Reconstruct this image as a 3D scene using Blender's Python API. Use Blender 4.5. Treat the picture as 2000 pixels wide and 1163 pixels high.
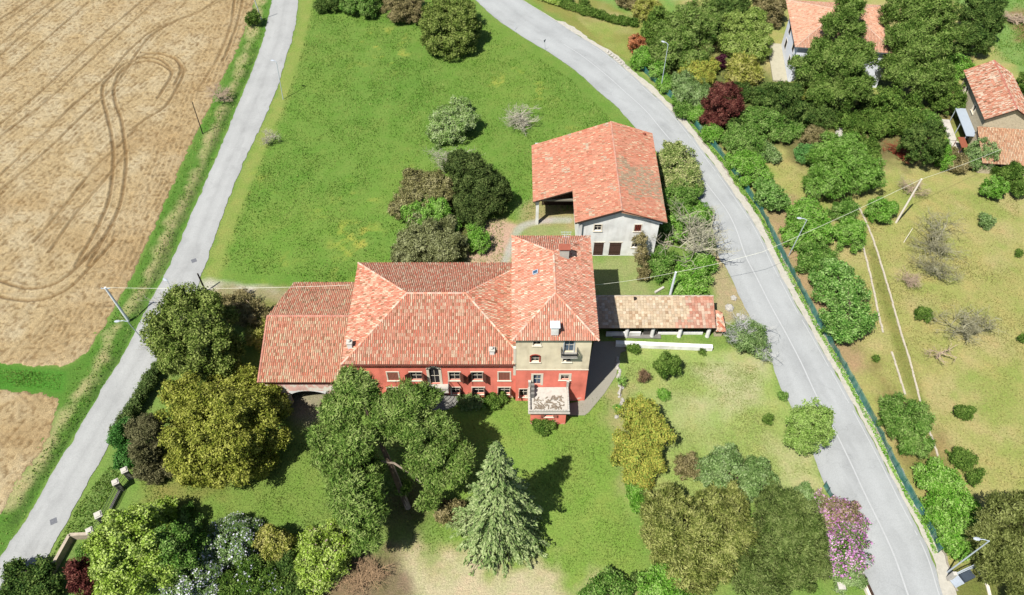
import bpy, bmesh, math, random
import numpy as np
from mathutils import Vector, Matrix
for o in list(bpy.data.objects): bpy.data.objects.remove(o)
SC = bpy.context.scene; COL = SC.collection
# ------------------------------------------------------------------ camera, light, exposure
F = 1540.0; CH = 85.0; PITCH = math.radians(50.5)
cam = bpy.data.objects.new('camera', bpy.data.cameras.new('camera')); COL.objects.link(cam)
cam.location = (0, 0, CH); cam.rotation_euler = (math.pi/2-PITCH, 0, 0)
cam.data.sensor_width = 36; cam.data.lens = 36*F/2000; cam.data.clip_end = 3000; SC.camera = cam
SUN_D = Vector((0.40, 0.465, -1)).normalized()      # direction the light travels
sun = bpy.data.objects.new('sun', bpy.data.lights.new('sun', 'SUN')); COL.objects.link(sun)
sun.data.energy = 5.0; sun.data.angle = math.radians(0.5); sun.data.color = (1, 0.965, 0.9)
sun.rotation_euler = SUN_D.to_track_quat('-Z', 'Y').to_euler()
W = bpy.data.worlds.new('World'); SC.world = W; W.use_nodes = True
nt = W.node_tree; sky = nt.nodes.new('ShaderNodeTexSky'); sky.sky_type = 'NISHITA'; sky.sun_disc = False
sky.sun_elevation = math.asin(-SUN_D.z); sky.sun_rotation = math.atan2(-SUN_D.x, -SUN_D.y)
nt.links.new(sky.outputs[0], nt.nodes['Background'].inputs[0]); nt.nodes['Background'].inputs[1].default_value = 0.07
SC.view_settings.view_transform = 'Standard'; SC.view_settings.look = 'None'
SC.view_settings.exposure = 0.94; SC.view_settings.gamma = 1
KEXP = 2.9; KW = 1.55      # photo brightness over albedo, used to turn colours seen in the picture into base colours

# ------------------------------------------------------------------ measuring helpers
def P(px, py, z=0.0):
    """point at height z seen at photo position (px, py)"""
    u = (px-1000)/F; v = -(py-581.5)/F
    d = (u, math.cos(PITCH)+v*math.sin(PITCH), -math.sin(PITCH)+v*math.cos(PITCH))
    t = (z-CH)/d[2]
    return Vector((d[0]*t, d[1]*t, z))
def depth(p):
    return p.y*math.cos(PITCH)+(CH-p.z)*math.sin(PITCH)
def on_y(px, py, y):
    a = P(px, py, 0); b = P(px, py, 10); t = (y-a.y)/(b.y-a.y)
    return P(px, py, 10*t)
def lin(c):
    c = c/255.0
    return c/12.92 if c <= .04045 else ((c+.055)/1.055)**2.4
def C(r, g, b, k=None):
    k = k or KEXP
    return (min(.85, lin(r)/k), min(.85, lin(g)/k), min(.85, lin(b)/k), 1)

# ------------------------------------------------------------------ object helpers
def tag(o, label=None, cat=None, group=None, kind=None):
    if label: o['label'] = label
    if cat: o['category'] = cat
    if group: o['group'] = group
    if kind: o['kind'] = kind
    return o
def thing(name, loc, label, cat, group=None, rz=0):
    o = bpy.data.objects.new(name, None); COL.objects.link(o); o.location = loc; o.rotation_euler = (0, 0, rz)
    o.empty_display_size = .3
    return tag(o, label, cat, group)
class MB:
    def __init__(s): s.v = []; s.f = []; s.c = []
    def face(s, pts, col=None):
        n = len(s.v); s.v += [tuple(p) for p in pts]; s.f.append(tuple(range(n, n+len(pts)))); s.c.append(col)
    def box(s, x0, x1, y0, y1, z0, z1, col=None, M=None):
        p = [(x0,y0,z0),(x1,y0,z0),(x1,y1,z0),(x0,y1,z0),(x0,y0,z1),(x1,y0,z1),(x1,y1,z1),(x0,y1,z1)]
        if M is not None: p = [tuple(M @ Vector(q)) for q in p]
        n = len(s.v); s.v += p
        for f in ((0,3,2,1),(4,5,6,7),(0,1,5,4),(1,2,6,5),(2,3,7,6),(3,0,4,7)):
            s.f.append(tuple(n+i for i in f)); s.c.append(col)
    def tube(s, pts, r, n=6, col=None, cap=True):
        pts = [Vector(p) for p in pts]
        rs = r if isinstance(r, (list, tuple)) else [r]*len(pts)
        base = len(s.v)
        for i, p in enumerate(pts):
            d = (pts[min(i+1, len(pts)-1)]-pts[max(i-1, 0)])
            d = d.normalized() if d.length > 1e-6 else Vector((0,0,1))
            a = d.orthogonal().normalized() if abs(d.z) > .9 else d.cross(Vector((0,0,1))).normalized()
            if abs(d.z) > .9: a = Vector((1,0,0)); a = (a-d*a.dot(d)).normalized()
            b = d.cross(a)
            for k in range(n):
                t = 2*math.pi*k/n; q = p+(a*math.cos(t)+b*math.sin(t))*rs[i]; s.v.append(tuple(q))
        for i in range(len(pts)-1):
            for k in range(n):
                k2 = (k+1) % n
                s.f.append((base+i*n+k, base+i*n+k2, base+(i+1)*n+k2, base+(i+1)*n+k)); s.c.append(col)
        if cap:
            s.f.append(tuple(base+k for k in reversed(range(n)))); s.c.append(col)
            m = base+(len(pts)-1)*n; s.f.append(tuple(m+k for k in range(n))); s.c.append(col)
    def prism(s, poly, z0, z1, col=None):
        n = len(poly); b = len(s.v)
        s.v += [(p[0], p[1], z0) for p in poly]+[(p[0], p[1], z1) for p in poly]
        s.f.append(tuple(b+i for i in reversed(range(n)))); s.f.append(tuple(b+n+i for i in range(n))); s.c += [col, col]
        for i in range(n):
            j = (i+1) % n; s.f.append((b+i, b+j, b+n+j, b+n+i)); s.c.append(col)
    def lathe(s, cx, cy, prof, n=12, col=None):
        b = len(s.v)
        for r, z in prof:
            for k in range(n):
                t = 2*math.pi*k/n; s.v.append((cx+r*math.cos(t), cy+r*math.sin(t), z))
        for i in range(len(prof)-1):
            for k in range(n):
                k2 = (k+1) % n; s.f.append((b+i*n+k, b+i*n+k2, b+(i+1)*n+k2, b+(i+1)*n+k)); s.c.append(col)
        s.f.append(tuple(b+k for k in reversed(range(n)))); m = b+(len(prof)-1)*n
        s.f.append(tuple(m+k for k in range(n))); s.c += [col, col]
    def build(s, name, m, parent=None, smooth=False, bevel=0):
        me = bpy.data.meshes.new(name)
        off = parent_loc(parent)
        me.from_pydata([(v[0]-off[0], v[1]-off[1], v[2]-off[2]) for v in s.v], [], s.f)
        if any(c is not None for c in s.c):
            ca = me.color_attributes.new('Col', 'FLOAT_COLOR', 'CORNER')
            buf = []
            for f, c in zip(s.f, s.c): buf += list(c or (.5,.5,.5,1))*len(f)
            ca.data.foreach_set('color', buf)
        if smooth: me.polygons.foreach_set('use_smooth', [True]*len(me.polygons))
        me.materials.append(m)
        o = bpy.data.objects.new(name, me); COL.objects.link(o)
        if parent: o.parent = parent
        if bevel:
            b = o.modifiers.new('bevel', 'BEVEL'); b.width = bevel; b.segments = 2; b.limit_method = 'ANGLE'
        return o
def parent_loc(p):
    v = Vector((0, 0, 0))
    while p is not None: v += p.location; p = p.parent
    return v
def np_mesh(name, V, Fq, m, parent=None, k=4, smooth=False, colors=None):
    me = bpy.data.meshes.new(name); n = len(V); nf = len(Fq)
    me.vertices.add(n); me.vertices.foreach_set('co', np.ascontiguousarray(V, np.float32).ravel())
    me.loops.add(nf*k); me.loops.foreach_set('vertex_index', np.ascontiguousarray(Fq, np.int32).ravel())
    me.polygons.add(nf); me.polygons.foreach_set('loop_start', np.arange(0, nf*k, k, dtype=np.int32))
    me.polygons.foreach_set('loop_total', np.full(nf, k, np.int32))
    if smooth: me.polygons.foreach_set('use_smooth', np.ones(nf, bool))
    me.update(calc_edges=True)
    if colors is not None:
        ca = me.color_attributes.new('Col', 'FLOAT_COLOR', 'POINT'); ca.data.foreach_set('color', np.ascontiguousarray(colors, np.float32).ravel())
    me.materials.append(m)
    o = bpy.data.objects.new(name, me); COL.objects.link(o)
    if parent: o.parent = parent
    return o

# ------------------------------------------------------------------ materials
MATS = {}
def newmat(name):
    m = bpy.data.materials.new(name); m.use_nodes = True
    n = m.node_tree.nodes; return m, n, m.node_tree.links, n['Principled BSDF']
def setspec(b, v):
    b.inputs['Specular IOR Level'].default_value = v
def ramp(n, stops):
    r = n.new('ShaderNodeValToRGB'); e = r.color_ramp.elements
    while len(e) < len(stops): e.new(.5)
    for i, (p, c) in enumerate(stops): e[i].position = p; e[i].color = c
    return r
def mul(c, k): return (c[0]*k, c[1]*k, c[2]*k, 1)
def mottled(name, c, var=.25, scale=1.5, rough=.9, bump=.1, bscale=12, spec=.2, metal=0, c2=None, detail=6):
    """plain surface with uneven colour and a fine relief"""
    if name in MATS: return MATS[name]
    m, n, l, b = newmat(name)
    tc = n.new('ShaderNodeTexCoord'); nz = n.new('ShaderNodeTexNoise'); nz.inputs['Scale'].default_value = scale
    nz.inputs['Detail'].default_value = detail; nz.inputs['Roughness'].default_value = .65
    l.new(tc.outputs['Object'], nz.inputs['Vector'])
    r = ramp(n, [(.3, mul(c, 1-var)), (.5, c), (.72, c2 or mul(c, 1+var*.6))])
    l.new(nz.outputs['Fac'], r.inputs[0]); l.new(r.outputs[0], b.inputs['Base Color'])
    b.inputs['Roughness'].default_value = rough; setspec(b, spec); b.inputs['Metallic'].default_value = metal
    if bump:
        n2 = n.new('ShaderNodeTexNoise'); n2.inputs['Scale'].default_value = bscale; n2.inputs['Detail'].default_value = 5
        l.new(tc.outputs['Object'], n2.inputs['Vector'])
        bp = n.new('ShaderNodeBump'); bp.inputs['Strength'].default_value = bump; bp.inputs['Distance'].default_value = .05
        l.new(n2.outputs['Fac'], bp.inputs['Height']); l.new(bp.outputs[0], b.inputs['Normal'])
    MATS[name] = m; return m
def peeling(name, c, patch, lo=.62, scale=.8, c3=None, zfall=None):
    """painted plaster with patches where the coat is gone (more of them low on the wall when zfall is given)"""
    m, n, l, b = newmat(name)
    g = n.new('ShaderNodeTexCoord')
    a = n.new('ShaderNodeTexNoise'); a.inputs['Scale'].default_value = scale; a.inputs['Detail'].default_value = 8; a.inputs['Roughness'].default_value = .7
    l.new(g.outputs['Object'], a.inputs['Vector'])
    src = a.outputs['Fac']
    if zfall:
        sx = n.new('ShaderNodeSeparateXYZ'); l.new(g.outputs['Object'], sx.inputs[0])
        mr = n.new('ShaderNodeMapRange'); mr.inputs[1].default_value = zfall[0]; mr.inputs[2].default_value = zfall[1]
        mr.inputs[3].default_value = .09; mr.inputs[4].default_value = -.15
        l.new(sx.outputs[2], mr.inputs[0]); ad = n.new('ShaderNodeMath'); l.new(src, ad.inputs[0]); l.new(mr.outputs[0], ad.inputs[1]); src = ad.outputs[0]
    r = ramp(n, [(lo-.02, (0,0,0,1)), (lo+.02, (1,1,1,1))]); l.new(src, r.inputs[0])
    v = n.new('ShaderNodeTexNoise'); v.inputs['Scale'].default_value = .45; v.inputs['Detail'].default_value = 9
    l.new(g.outputs['Object'], v.inputs['Vector'])
    rv = ramp(n, [(.32, mul(c, .78)), (.5, c), (.7, c3 or mul(c, 1.15))]); l.new(v.outputs['Fac'], rv.inputs[0])
    mp = n.new('ShaderNodeMapping'); mp.inputs['Scale'].default_value = (1.5, 1.5, .3); l.new(g.outputs['Object'], mp.inputs[0])
    sk = n.new('ShaderNodeTexNoise'); sk.inputs['Scale'].default_value = 1; sk.inputs['Detail'].default_value = 5; l.new(mp.outputs[0], sk.inputs['Vector'])
    rk = ramp(n, [(.3, (.86,.85,.84,1)), (.5, (1,1,1,1)), (.75, (1.03,1.05,1.05,1))]); l.new(sk.outputs['Fac'], rk.inputs[0])
    mk = n.new('ShaderNodeMix'); mk.data_type = 'RGBA'; mk.blend_type = 'MULTIPLY'; mk.inputs[0].default_value = 1; l.new(rv.outputs[0], mk.inputs[6]); l.new(rk.outputs[0], mk.inputs[7])
    mx = n.new('ShaderNodeMix'); mx.data_type = 'RGBA'
    l.new(r.outputs[0], mx.inputs[0]); l.new(mk.outputs[2], mx.inputs[6]); mx.inputs[7].default_value = patch
    l.new(mx.outputs[2], b.inputs['Base Color']); b.inputs['Roughness'].default_value = .92; setspec(b, .15)
    bp = n.new('ShaderNodeBump'); bp.inputs['Strength'].default_value = .25; bp.inputs['Distance'].default_value = .04
    n2 = n.new('ShaderNodeTexNoise'); n2.inputs['Scale'].default_value = 9; n2.inputs['Detail'].default_value = 6; l.new(g.outputs['Object'], n2.inputs['Vector'])
    l.new(n2.outputs['Fac'], bp.inputs['Height']); l.new(bp.outputs[0], b.inputs['Normal'])
    return m
def leafmat(name, cols=None, trans=.2, nscale=.55, rough=.55):
    """foliage: every leaf face takes its own tint, and whole clumps drift between the tints"""
    if name in MATS: return MATS[name]
    m, n, l, b = newmat(name)
    geo = n.new('ShaderNodeNewGeometry'); tc = n.new('ShaderNodeTexCoord')
    nz = n.new('ShaderNodeTexNoise'); nz.inputs['Scale'].default_value = nscale; nz.inputs['Detail'].default_value = 3
    l.new(tc.outputs['Object'], nz.inputs['Vector'])
    ad = n.new('ShaderNodeMath'); ad.operation = 'MULTIPLY_ADD'; ad.inputs[1].default_value = .75
    l.new(geo.outputs['Random Per Island'], ad.inputs[0])
    m2 = n.new('ShaderNodeMath'); m2.operation = 'MULTIPLY_ADD'; m2.inputs[1].default_value = 1.5; m2.inputs[2].default_value = -.56
    l.new(nz.outputs['Fac'], m2.inputs[0]); l.new(m2.outputs[0], ad.inputs[2])
    k = len(cols); r = ramp(n, [(.06+.88*i/(k-1), c) for i, c in enumerate(cols)])
    l.new(ad.outputs[0], r.inputs[0]); l.new(r.outputs[0], b.inputs['Base Color'])
    b.inputs['Roughness'].default_value = .75; setspec(b, .08)
    t = n.new('ShaderNodeBsdfTranslucent'); l.new(r.outputs[0], t.inputs['Color'])
    ms = n.new('ShaderNodeMixShader'); ms.inputs[0].default_value = trans
    l.new(b.outputs[0], ms.inputs[1]); l.new(t.outputs[0], ms.inputs[2])
    l.new(ms.outputs[0], n['Material Output'].inputs['Surface'])
    MATS[name] = m; return m
def vcmat(name, nscale=6, lo=.75, hi=1.2, bump=.3, bscale=8, rough=.9, bdist=.05, fine=None, tint=None):
    """colour from the mesh's own colour layer, broken up by noise"""
    m, n, l, b = newmat(name)
    a = n.new('ShaderNodeVertexColor'); a.layer_name = 'Col'
    tc = n.new('ShaderNodeTexCoord')
    nz = n.new('ShaderNodeTexNoise'); nz.inputs['Scale'].default_value = nscale; nz.inputs['Detail'].default_value = 6; nz.inputs['Roughness'].default_value = .7
    l.new(tc.outputs['Object'], nz.inputs['Vector'])
    r = ramp(n, [(.3, (lo,)*3+(1,)), (.7, (hi,)*3+(1,))]); l.new(nz.outputs['Fac'], r.inputs[0])
    mx = n.new('ShaderNodeMix'); mx.data_type = 'RGBA'; mx.blend_type = 'MULTIPLY'; mx.inputs[0].default_value = 1
    l.new(a.outputs[0], mx.inputs[6]); l.new(r.outputs[0], mx.inputs[7]); out = mx.outputs[2]
    if tint:
        n3 = n.new('ShaderNodeTexNoise'); n3.inputs['Scale'].default_value = tint[0]; n3.inputs['Detail'].default_value = 7; n3.inputs['Roughness'].default_value = .65
        l.new(tc.outputs['Object'], n3.inputs['Vector'])
        r3 = ramp(n, [(.36, tint[1]), (.52, (1,1,1,1)), (.68, tint[2])]); l.new(n3.outputs['Fac'], r3.inputs[0])
        m3 = n.new('ShaderNodeMix'); m3.data_type = 'RGBA'; m3.blend_type = 'MULTIPLY'; m3.inputs[0].default_value = 1
        l.new(out, m3.inputs[6]); l.new(r3.outputs[0], m3.inputs[7]); out = m3.outputs[2]
    l.new(out, b.inputs['Base Color']); b.inputs['Roughness'].default_value = rough; setspec(b, .15)
    n2 = n.new('ShaderNodeTexNoise'); n2.inputs['Scale'].default_value = bscale; n2.inputs['Detail'].default_value = 4; l.new(tc.outputs['Object'], n2.inputs['Vector'])
    bp = n.new('ShaderNodeBump'); bp.inputs['Strength'].default_value = bump; bp.inputs['Distance'].default_value = bdist
    l.new(n2.outputs['Fac'], bp.inputs['Height']); l.new(bp.outputs[0], b.inputs['Normal'])
    return m

M_tile = vcmat('roof_tile', nscale=7, lo=.8, hi=1.3, bump=.4, bscale=25, rough=.85)
M_ground = vcmat('grass_ground', nscale=4.2, lo=.66, hi=1.28, bump=.9, bscale=7, bdist=.12, tint=(.33, (.86,.97,.8,1), (1.15,1.02,1.1,1)))
M_field = vcmat('ploughed_soil', nscale=7, lo=.58, hi=1.34, bump=1, bscale=9, bdist=.12, tint=(.5, (.93,.92,.9,1), (1.08,1.06,1.02,1)))
M_red = peeling('red_plaster', C(240,134,114,KW), C(240,206,184,KW), lo=.66, scale=.9, zfall=(0, 4.5))
M_cream = peeling('cream_plaster', C(232,218,188,KW), C(206,188,152,KW), lo=.66, scale=1.2)
M_white = peeling('whitewashed_plaster', C(238,237,232,KW), C(226,216,198,KW), lo=.68, scale=.8)
M_bright = mottled('bright_white_plaster', C(236,240,248,KW), .06, 1.2, bump=.08)
M_blue = mottled('pale_blue_plaster', C(215,228,242), .06, 1.2, bump=.08)
M_stonewall = mottled('rubble_stone_wall', C(214,200,170,1.9), .3, 4, bump=.7, bscale=5)
M_greyplaster = mottled('grey_soffit', C(160,168,178,2), .15, 2)
M_frame = mottled('stone_window_surround', C(236,226,206,1.7), .1, 3, bump=.2)
M_shutter = mottled('brown_shutter_wood', C(120,72,58), .3, 8, bump=.3, bscale=30)
M_shutter_pink = mottled('faded_shutter_wood', C(205,130,110), .2, 8, bump=.3)
M_door = mottled('weathered_door_wood', C(112,82,72), .3, 6, bump=.4, bscale=20)
M_wood = mottled('dark_roof_timber', C(88,66,52), .3, 5, bump=.3)
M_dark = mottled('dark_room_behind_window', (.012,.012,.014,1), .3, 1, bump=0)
M_glass = mottled('window_glass', (.03,.06,.10,1), .3, 1, rough=.08, bump=0, spec=.6)
M_conc = mottled('pale_concrete', C(222,216,204,2.2), .22, 1.6, bump=.4, bscale=14)
M_concd = mottled('grey_concrete', C(168,165,158), .3, 1.1, bump=.4, bscale=9)
M_whitestone = mottled('white_stone', C(238,232,220), .15, 4, bump=.5, bscale=9)
M_iron = mottled('dark_wrought_iron', (.03,.03,.032,1), .2, 5, rough=.5, bump=0, spec=.4)
M_galv = mottled('galvanised_steel', C(200,210,220,1.5), .12, 4, rough=.5, bump=0, metal=.3, spec=.5)
M_lampw = mottled('white_lamp_housing', C(232,240,250), .05, 4, rough=.4, bump=0, spec=.5)
M_polec = mottled('concrete_pole', C(214,220,224,1.4), .15, 3, bump=.2)
M_polew = mottled('weathered_wooden_pole', C(232,222,206,1.5), .15, 6, bump=.3)
M_poled = mottled('dark_tarred_pole', C(70,58,52), .2, 6, bump=.3)
M_cable = mottled('pale_cable', C(225,225,205,1.6), .1, 3, rough=.5, bump=0)
M_bark = mottled('tree_bark', C(120,102,86), .35, 3, bump=.8, bscale=10)
M_barkd = mottled('dark_bark', C(92,76,70), .35, 3, bump=.8, bscale=10)
M_twig = mottled('grey_twigs', C(190,184,162,2), .25, 2, bump=0)
M_twigp = mottled('pale_twigs', C(190,168,142,2), .25, 2, bump=0)
M_redpipe = mottled('rust_red_metal', C(178,84,62), .15, 4, rough=.6, bump=0)

# ------------------------------------------------------------------ numpy noise and distance tools
RS = np.random.RandomState(7)
def vnoise(x, y, s, seed=0):
    g = np.random.RandomState(seed).rand(64, 64); x = x/s+100; y = y/s+100
    xi = np.floor(x).astype(int); yi = np.floor(y).astype(int); fx = x-xi; fy = y-yi
    fx = fx*fx*(3-2*fx); fy = fy*fy*(3-2*fy)
    a = g[xi % 64, yi % 64]; b = g[(xi+1) % 64, yi % 64]; c = g[xi % 64, (yi+1) % 64]; d = g[(xi+1) % 64, (yi+1) % 64]
    return (a*(1-fx)+b*fx)*(1-fy)+(c*(1-fx)+d*fx)*fy
def fbm(x, y, s, seed=0, o=4):
    r = 0; a = .5
    for i in range(o): r = r+a*vnoise(x+i*17, y-i*9, s/(2**i), seed+i); a *= .5
    return r/(1-.5**o)
def dline(X, Y, pts):
    d = np.full(X.shape, 1e9)
    for a, b in zip(pts[:-1], pts[1:]):
        ex, ey = b[0]-a[0], b[1]-a[1]; L = ex*ex+ey*ey+1e-9
        t = np.clip(((X-a[0])*ex+(Y-a[1])*ey)/L, 0, 1)
        d = np.minimum(d, np.hypot(X-a[0]-t*ex, Y-a[1]-t*ey))
    return d
def sdf(X, Y, poly):
    d = dline(X, Y, list(poly)+[poly[0]]); ins = np.zeros(X.shape, bool)
    n = len(poly)
    for i in range(n):
        x0, y0 = poly[i][:2]; x1, y1 = poly[(i+1) % n][:2]
        c = ((y0 > Y) != (y1 > Y)); ins ^= c & (X < (x1-x0)*(Y-y0)/((y1-y0) or 1e-9)+x0)
    return np.where(ins, d, -d)
def px(*pts, z=0): return [tuple(P(a, b, z)) for a, b in pts]
def catmull(pts, per=6):
    pts = [Vector(p) for p in pts]; out = []
    for i in range(len(pts)-1):
        p0 = pts[max(i-1, 0)]; p1 = pts[i]; p2 = pts[i+1]; p3 = pts[min(i+2, len(pts)-1)]
        for k in range(per):
            t = k/per; out.append(.5*((2*p1)+(p2-p0)*t+(2*p0-5*p1+4*p2-p3)*t*t+(3*p1-p0-3*p2+p3)*t**3))
    out.append(pts[-1]); return out
def resample(pts, n):
    pts = [Vector(p) for p in pts]; L = [0]
    for a, b in zip(pts, pts[1:]): L.append(L[-1]+(b-a).length)
    out = []; j = 0
    for i in range(n):
        s = L[-1]*i/(n-1)
        while j < len(L)-2 and L[j+1] < s: j += 1
        t = (s-L[j])/max(1e-9, L[j+1]-L[j]); out.append(pts[j].lerp(pts[j+1], min(1, t)))
    return out

# ------------------------------------------------------------------ roads
LR_L = px((548,-60),(532,0),(522,45),(512,85),(487,152),(463,210),(425,304),(389,385),(331,519),(284,608),(243,690),(205,752),(160,829),(112,908),(50,1017),(0,1090),(-70,1200))
LR_R = px((592,-60),(583,0),(575,58),(554,130),(532,197),(501,264),(474,322),(440,407),(403,512),(386,560),(352,622),(296,723),(267,765),(234,831),(205,885),(179,930),(132,1017),(87,1098),(30,1200))
RR_L = px((850,-60),(927,0),(965,34),(1002,60),(1044,87),(1080,108),(1134,147),(1170,180),(1209,213),(1239,249),(1300,315),(1345,366),(1375,402),(1391,440),(1402,492),(1423,533),(1445,580),(1462,615),(1485,660),(1507,708),(1527,764),(1542,790),(1594,904),(1613,950),(1650,1030),(1686,1117),(1703,1163),(1725,1230))
RR_R = px((950,-50),(1020,0),(1068,30),(1128,69),(1176,99),(1215,130),(1257,168),(1300,207),(1338,250),(1376,300),(1410,345),(1446,396),(1482,452),(1518,525),(1558,600),(1590,655),(1664,786),(1722,894),(1768,986),(1816,1080),(1843,1163),(1870,1230))
FENCE = px((1236,120),(1284,168),(1326,207),(1362,252),(1404,300),(1450,363),(1492,427),(1530,507),(1575,590),(1605,648),(1641,708),(1672,765),(1713,842),(1744,908),(1780,976),(1812,1030),(1832,1080))
def sheet(name, L, R, m, z, n=260, across=8, jit=.05, crown=.0, seed=3, per=6, wear=False):
    L = resample(catmull(L, per), n); R = resample(catmull(R, per), n); rs = np.random.RandomState(seed)
    jl = np.convolve(rs.randn(n+4), np.ones(3)/3, 'same')[:n]*jit*1.6; jr = np.convolve(rs.randn(n+4), np.ones(3)/3, 'same')[:n]*jit*1.6
    V = []
    for i in range(n):
        d = (R[i]-L[i]).normalized(); a = L[i]-d*jl[i]; b = R[i]+d*jr[i]
        for k in range(across+1):
            t = k/across; p = a.lerp(b, t); V.append((p.x, p.y, z+crown*(1-(2*t-1)**2)))
    w = across+1; Fq = [(i*w+k, i*w+k+1, (i+1)*w+k+1, (i+1)*w+k) for i in range(n-1) for k in range(across)]
    cc = None
    if wear:
        I, K = np.meshgrid(np.arange(n), np.arange(w), indexing='ij'); T = K/across
        tone = 1-.07*np.exp(-((T-.5)/.05)**2)+.045*(np.exp(-((T-.27)/.07)**2)+np.exp(-((T-.73)/.07)**2))-.10*np.exp(-(T/.05)**2)-.08*np.exp(-((1-T)/.05)**2)
        tone = tone*(.95+.1*fbm(T*26, I/3.0, 3, seed+90, 4))*(.97+.06*fbm(T*5, I*1.0, 14, seed+91, 3))
        pt = fbm(T*6, I/5.0, 1.3, seed+95, 2); tone = np.where(pt > .74, tone*.93, tone)
        cc = np.stack([tone, tone*.998, tone*.985, np.ones_like(tone)], -1).reshape(-1, 4)
    return np_mesh(name, np.array(V), np.array(Fq), m, smooth=True, colors=cc), L, R
def asphalt(name, c, worn=False):
    m, n, l, b = newmat(name); tc = n.new('ShaderNodeTexCoord')
    a = n.new('ShaderNodeTexNoise'); a.inputs['Scale'].default_value = .18; a.inputs['Detail'].default_value = 8; a.inputs['Roughness'].default_value = .6
    f = n.new('ShaderNodeTexNoise'); f.inputs['Scale'].default_value = 9; f.inputs['Detail'].default_value = 6
    for q in (a, f): l.new(tc.outputs['Object'], q.inputs['Vector'])
    r = ramp(n, [(.3, mul(c, .87)), (.5, c), (.7, mul(c, 1.06))]); l.new(a.outputs['Fac'], r.inputs[0])
    r2 = ramp(n, [(.3, (.9,.9,.9,1)), (.7, (1.06,1.06,1.06,1))]); l.new(f.outputs['Fac'], r2.inputs[0])
    mx = n.new('ShaderNodeMix'); mx.data_type = 'RGBA'; mx.blend_type = 'MULTIPLY'; mx.inputs[0].default_value = 1
    l.new(r.outputs[0], mx.inputs[6]); l.new(r2.outputs[0], mx.inputs[7])
    # thin cracks
    v = n.new('ShaderNodeTexVoronoi'); v.feature = 'DISTANCE_TO_EDGE'; v.inputs['Scale'].default_value = .16
    wn = n.new('ShaderNodeTexNoise'); wn.inputs['Scale'].default_value = .8; wn.inputs['Detail'].default_value = 5
    l.new(tc.outputs['Object'], wn.inputs['Vector'])
    va = n.new('ShaderNodeMix'); va.data_type = 'RGBA'; va.blend_type = 'LINEAR_LIGHT'; va.inputs[0].default_value = .9
    l.new(tc.outputs['Object'], va.inputs[6]); l.new(wn.outputs['Color'], va.inputs[7]); l.new(va.outputs[2], v.inputs['Vector'])
    rc = ramp(n, [(0, (.8,.8,.8,1)), (.006, (1,1,1,1))]); l.new(v.outputs['Distance'], rc.inputs[0])
    m3 = n.new('ShaderNodeMix'); m3.data_type = 'RGBA'; m3.blend_type = 'MULTIPLY'; m3.inputs[0].default_value = .6
    l.new(mx.outputs[2], m3.inputs[6]); l.new(rc.outputs[0], m3.inputs[7])
    out = m3.outputs[2]
    if worn:
        vc = n.new('ShaderNodeVertexColor'); vc.layer_name = 'Col'; m4 = n.new('ShaderNodeMix'); m4.data_type = 'RGBA'; m4.blend_type = 'MULTIPLY'; m4.inputs[0].default_value = 1
        l.new(out, m4.inputs[6]); l.new(vc.outputs[0], m4.inputs[7]); out = m4.outputs[2]
    l.new(out, b.inputs['Base Color']); b.inputs['Roughness'].default_value = .9; setspec(b, .2)
    bp = n.new('ShaderNodeBump'); bp.inputs['Strength'].default_value = .2; bp.inputs['Distance'].default_value = .02
    l.new(f.outputs['Fac'], bp.inputs['Height']); l.new(bp.outputs[0], b.inputs['Normal'])
    return m
M_asph = asphalt('bleached_asphalt', C(214,217,217,2.85), True); M_asph2 = asphalt('country_lane_asphalt', C(214,215,213,2.85), True)
ra, LL, LRr = sheet('road', LR_L, LR_R, M_asph2, .035, crown=.03, seed=1, n=400, across=24, wear=True, jit=.07); tag(ra, kind='structure')
rb, RL, RRr = sheet('road', RR_L, RR_R, M_asph, .035, crown=.04, seed=2, across=32, wear=True, jit=.07); tag(rb, kind='structure')
# pale gravel and kerb strip between the right road and the fence
KO = []
for i, p in enumerate(RRr):
    d = (RRr[i]-RL[i]).normalized(); w = (1.4+.2*math.sin(i*.31)+.15*math.sin(i*1.7)) if i > 40 else .2
    KO.append(p+d*w)
a, _, _ = sheet('pavement', RRr, KO, mottled('gravel_margin', C(226,220,204,2.6), .2, 1.8, bump=.6, bscale=8), .028, across=3, jit=.12, seed=5, per=1); tag(a, kind='structure')
def stripe(name, side, off, w, m, i0, i1, z, wear=0, seed=0):
    """painted line lying on the road"""
    rs = random.Random(seed); mb = MB(); n = len(side[0])
    for i in range(i0, i1):
        if wear and rs.random() < wear: continue
        q = []
        for j in (i, i+1):
            a, b = side[0][j], side[1][j]; d = (b-a); Ld = d.length; d.normalize()
            o = off if off >= 0 else Ld+off
            t1, t2 = o/Ld, (o+w)/Ld
            for t in (t1, t2):
                p = a.lerp(b, t); q.append((p.x, p.y, .035+.04*(1-(2*t-1)**2)+z))
        mb.face((q[0], q[1], q[3], q[2]))
    return tag(mb.build(name, m), kind='structure')
M_paint = mottled('worn_white_paint', C(226,228,227,2.7), .1, 3, bump=0)
stripe('road_edge_line', (RL, RRr), -.55, .13, M_paint, 60, 258, .006, .04, 1)
mid = MB()
for i in range(60, 258):
    q = []
    for j in (i, i+1):
        a, b = RL[j], RRr[j]; Ld = (b-a).length
        for t in (.5-.09/Ld, .5+.09/Ld):
            p = a.lerp(b, t); q.append((p.x, p.y, .035+.04*(1-(2*t-1)**2)+.006))
    mid.face((q[0], q[1], q[3], q[2]))
tag(mid.build('road_centre_line', M_paint), kind='structure')
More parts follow.
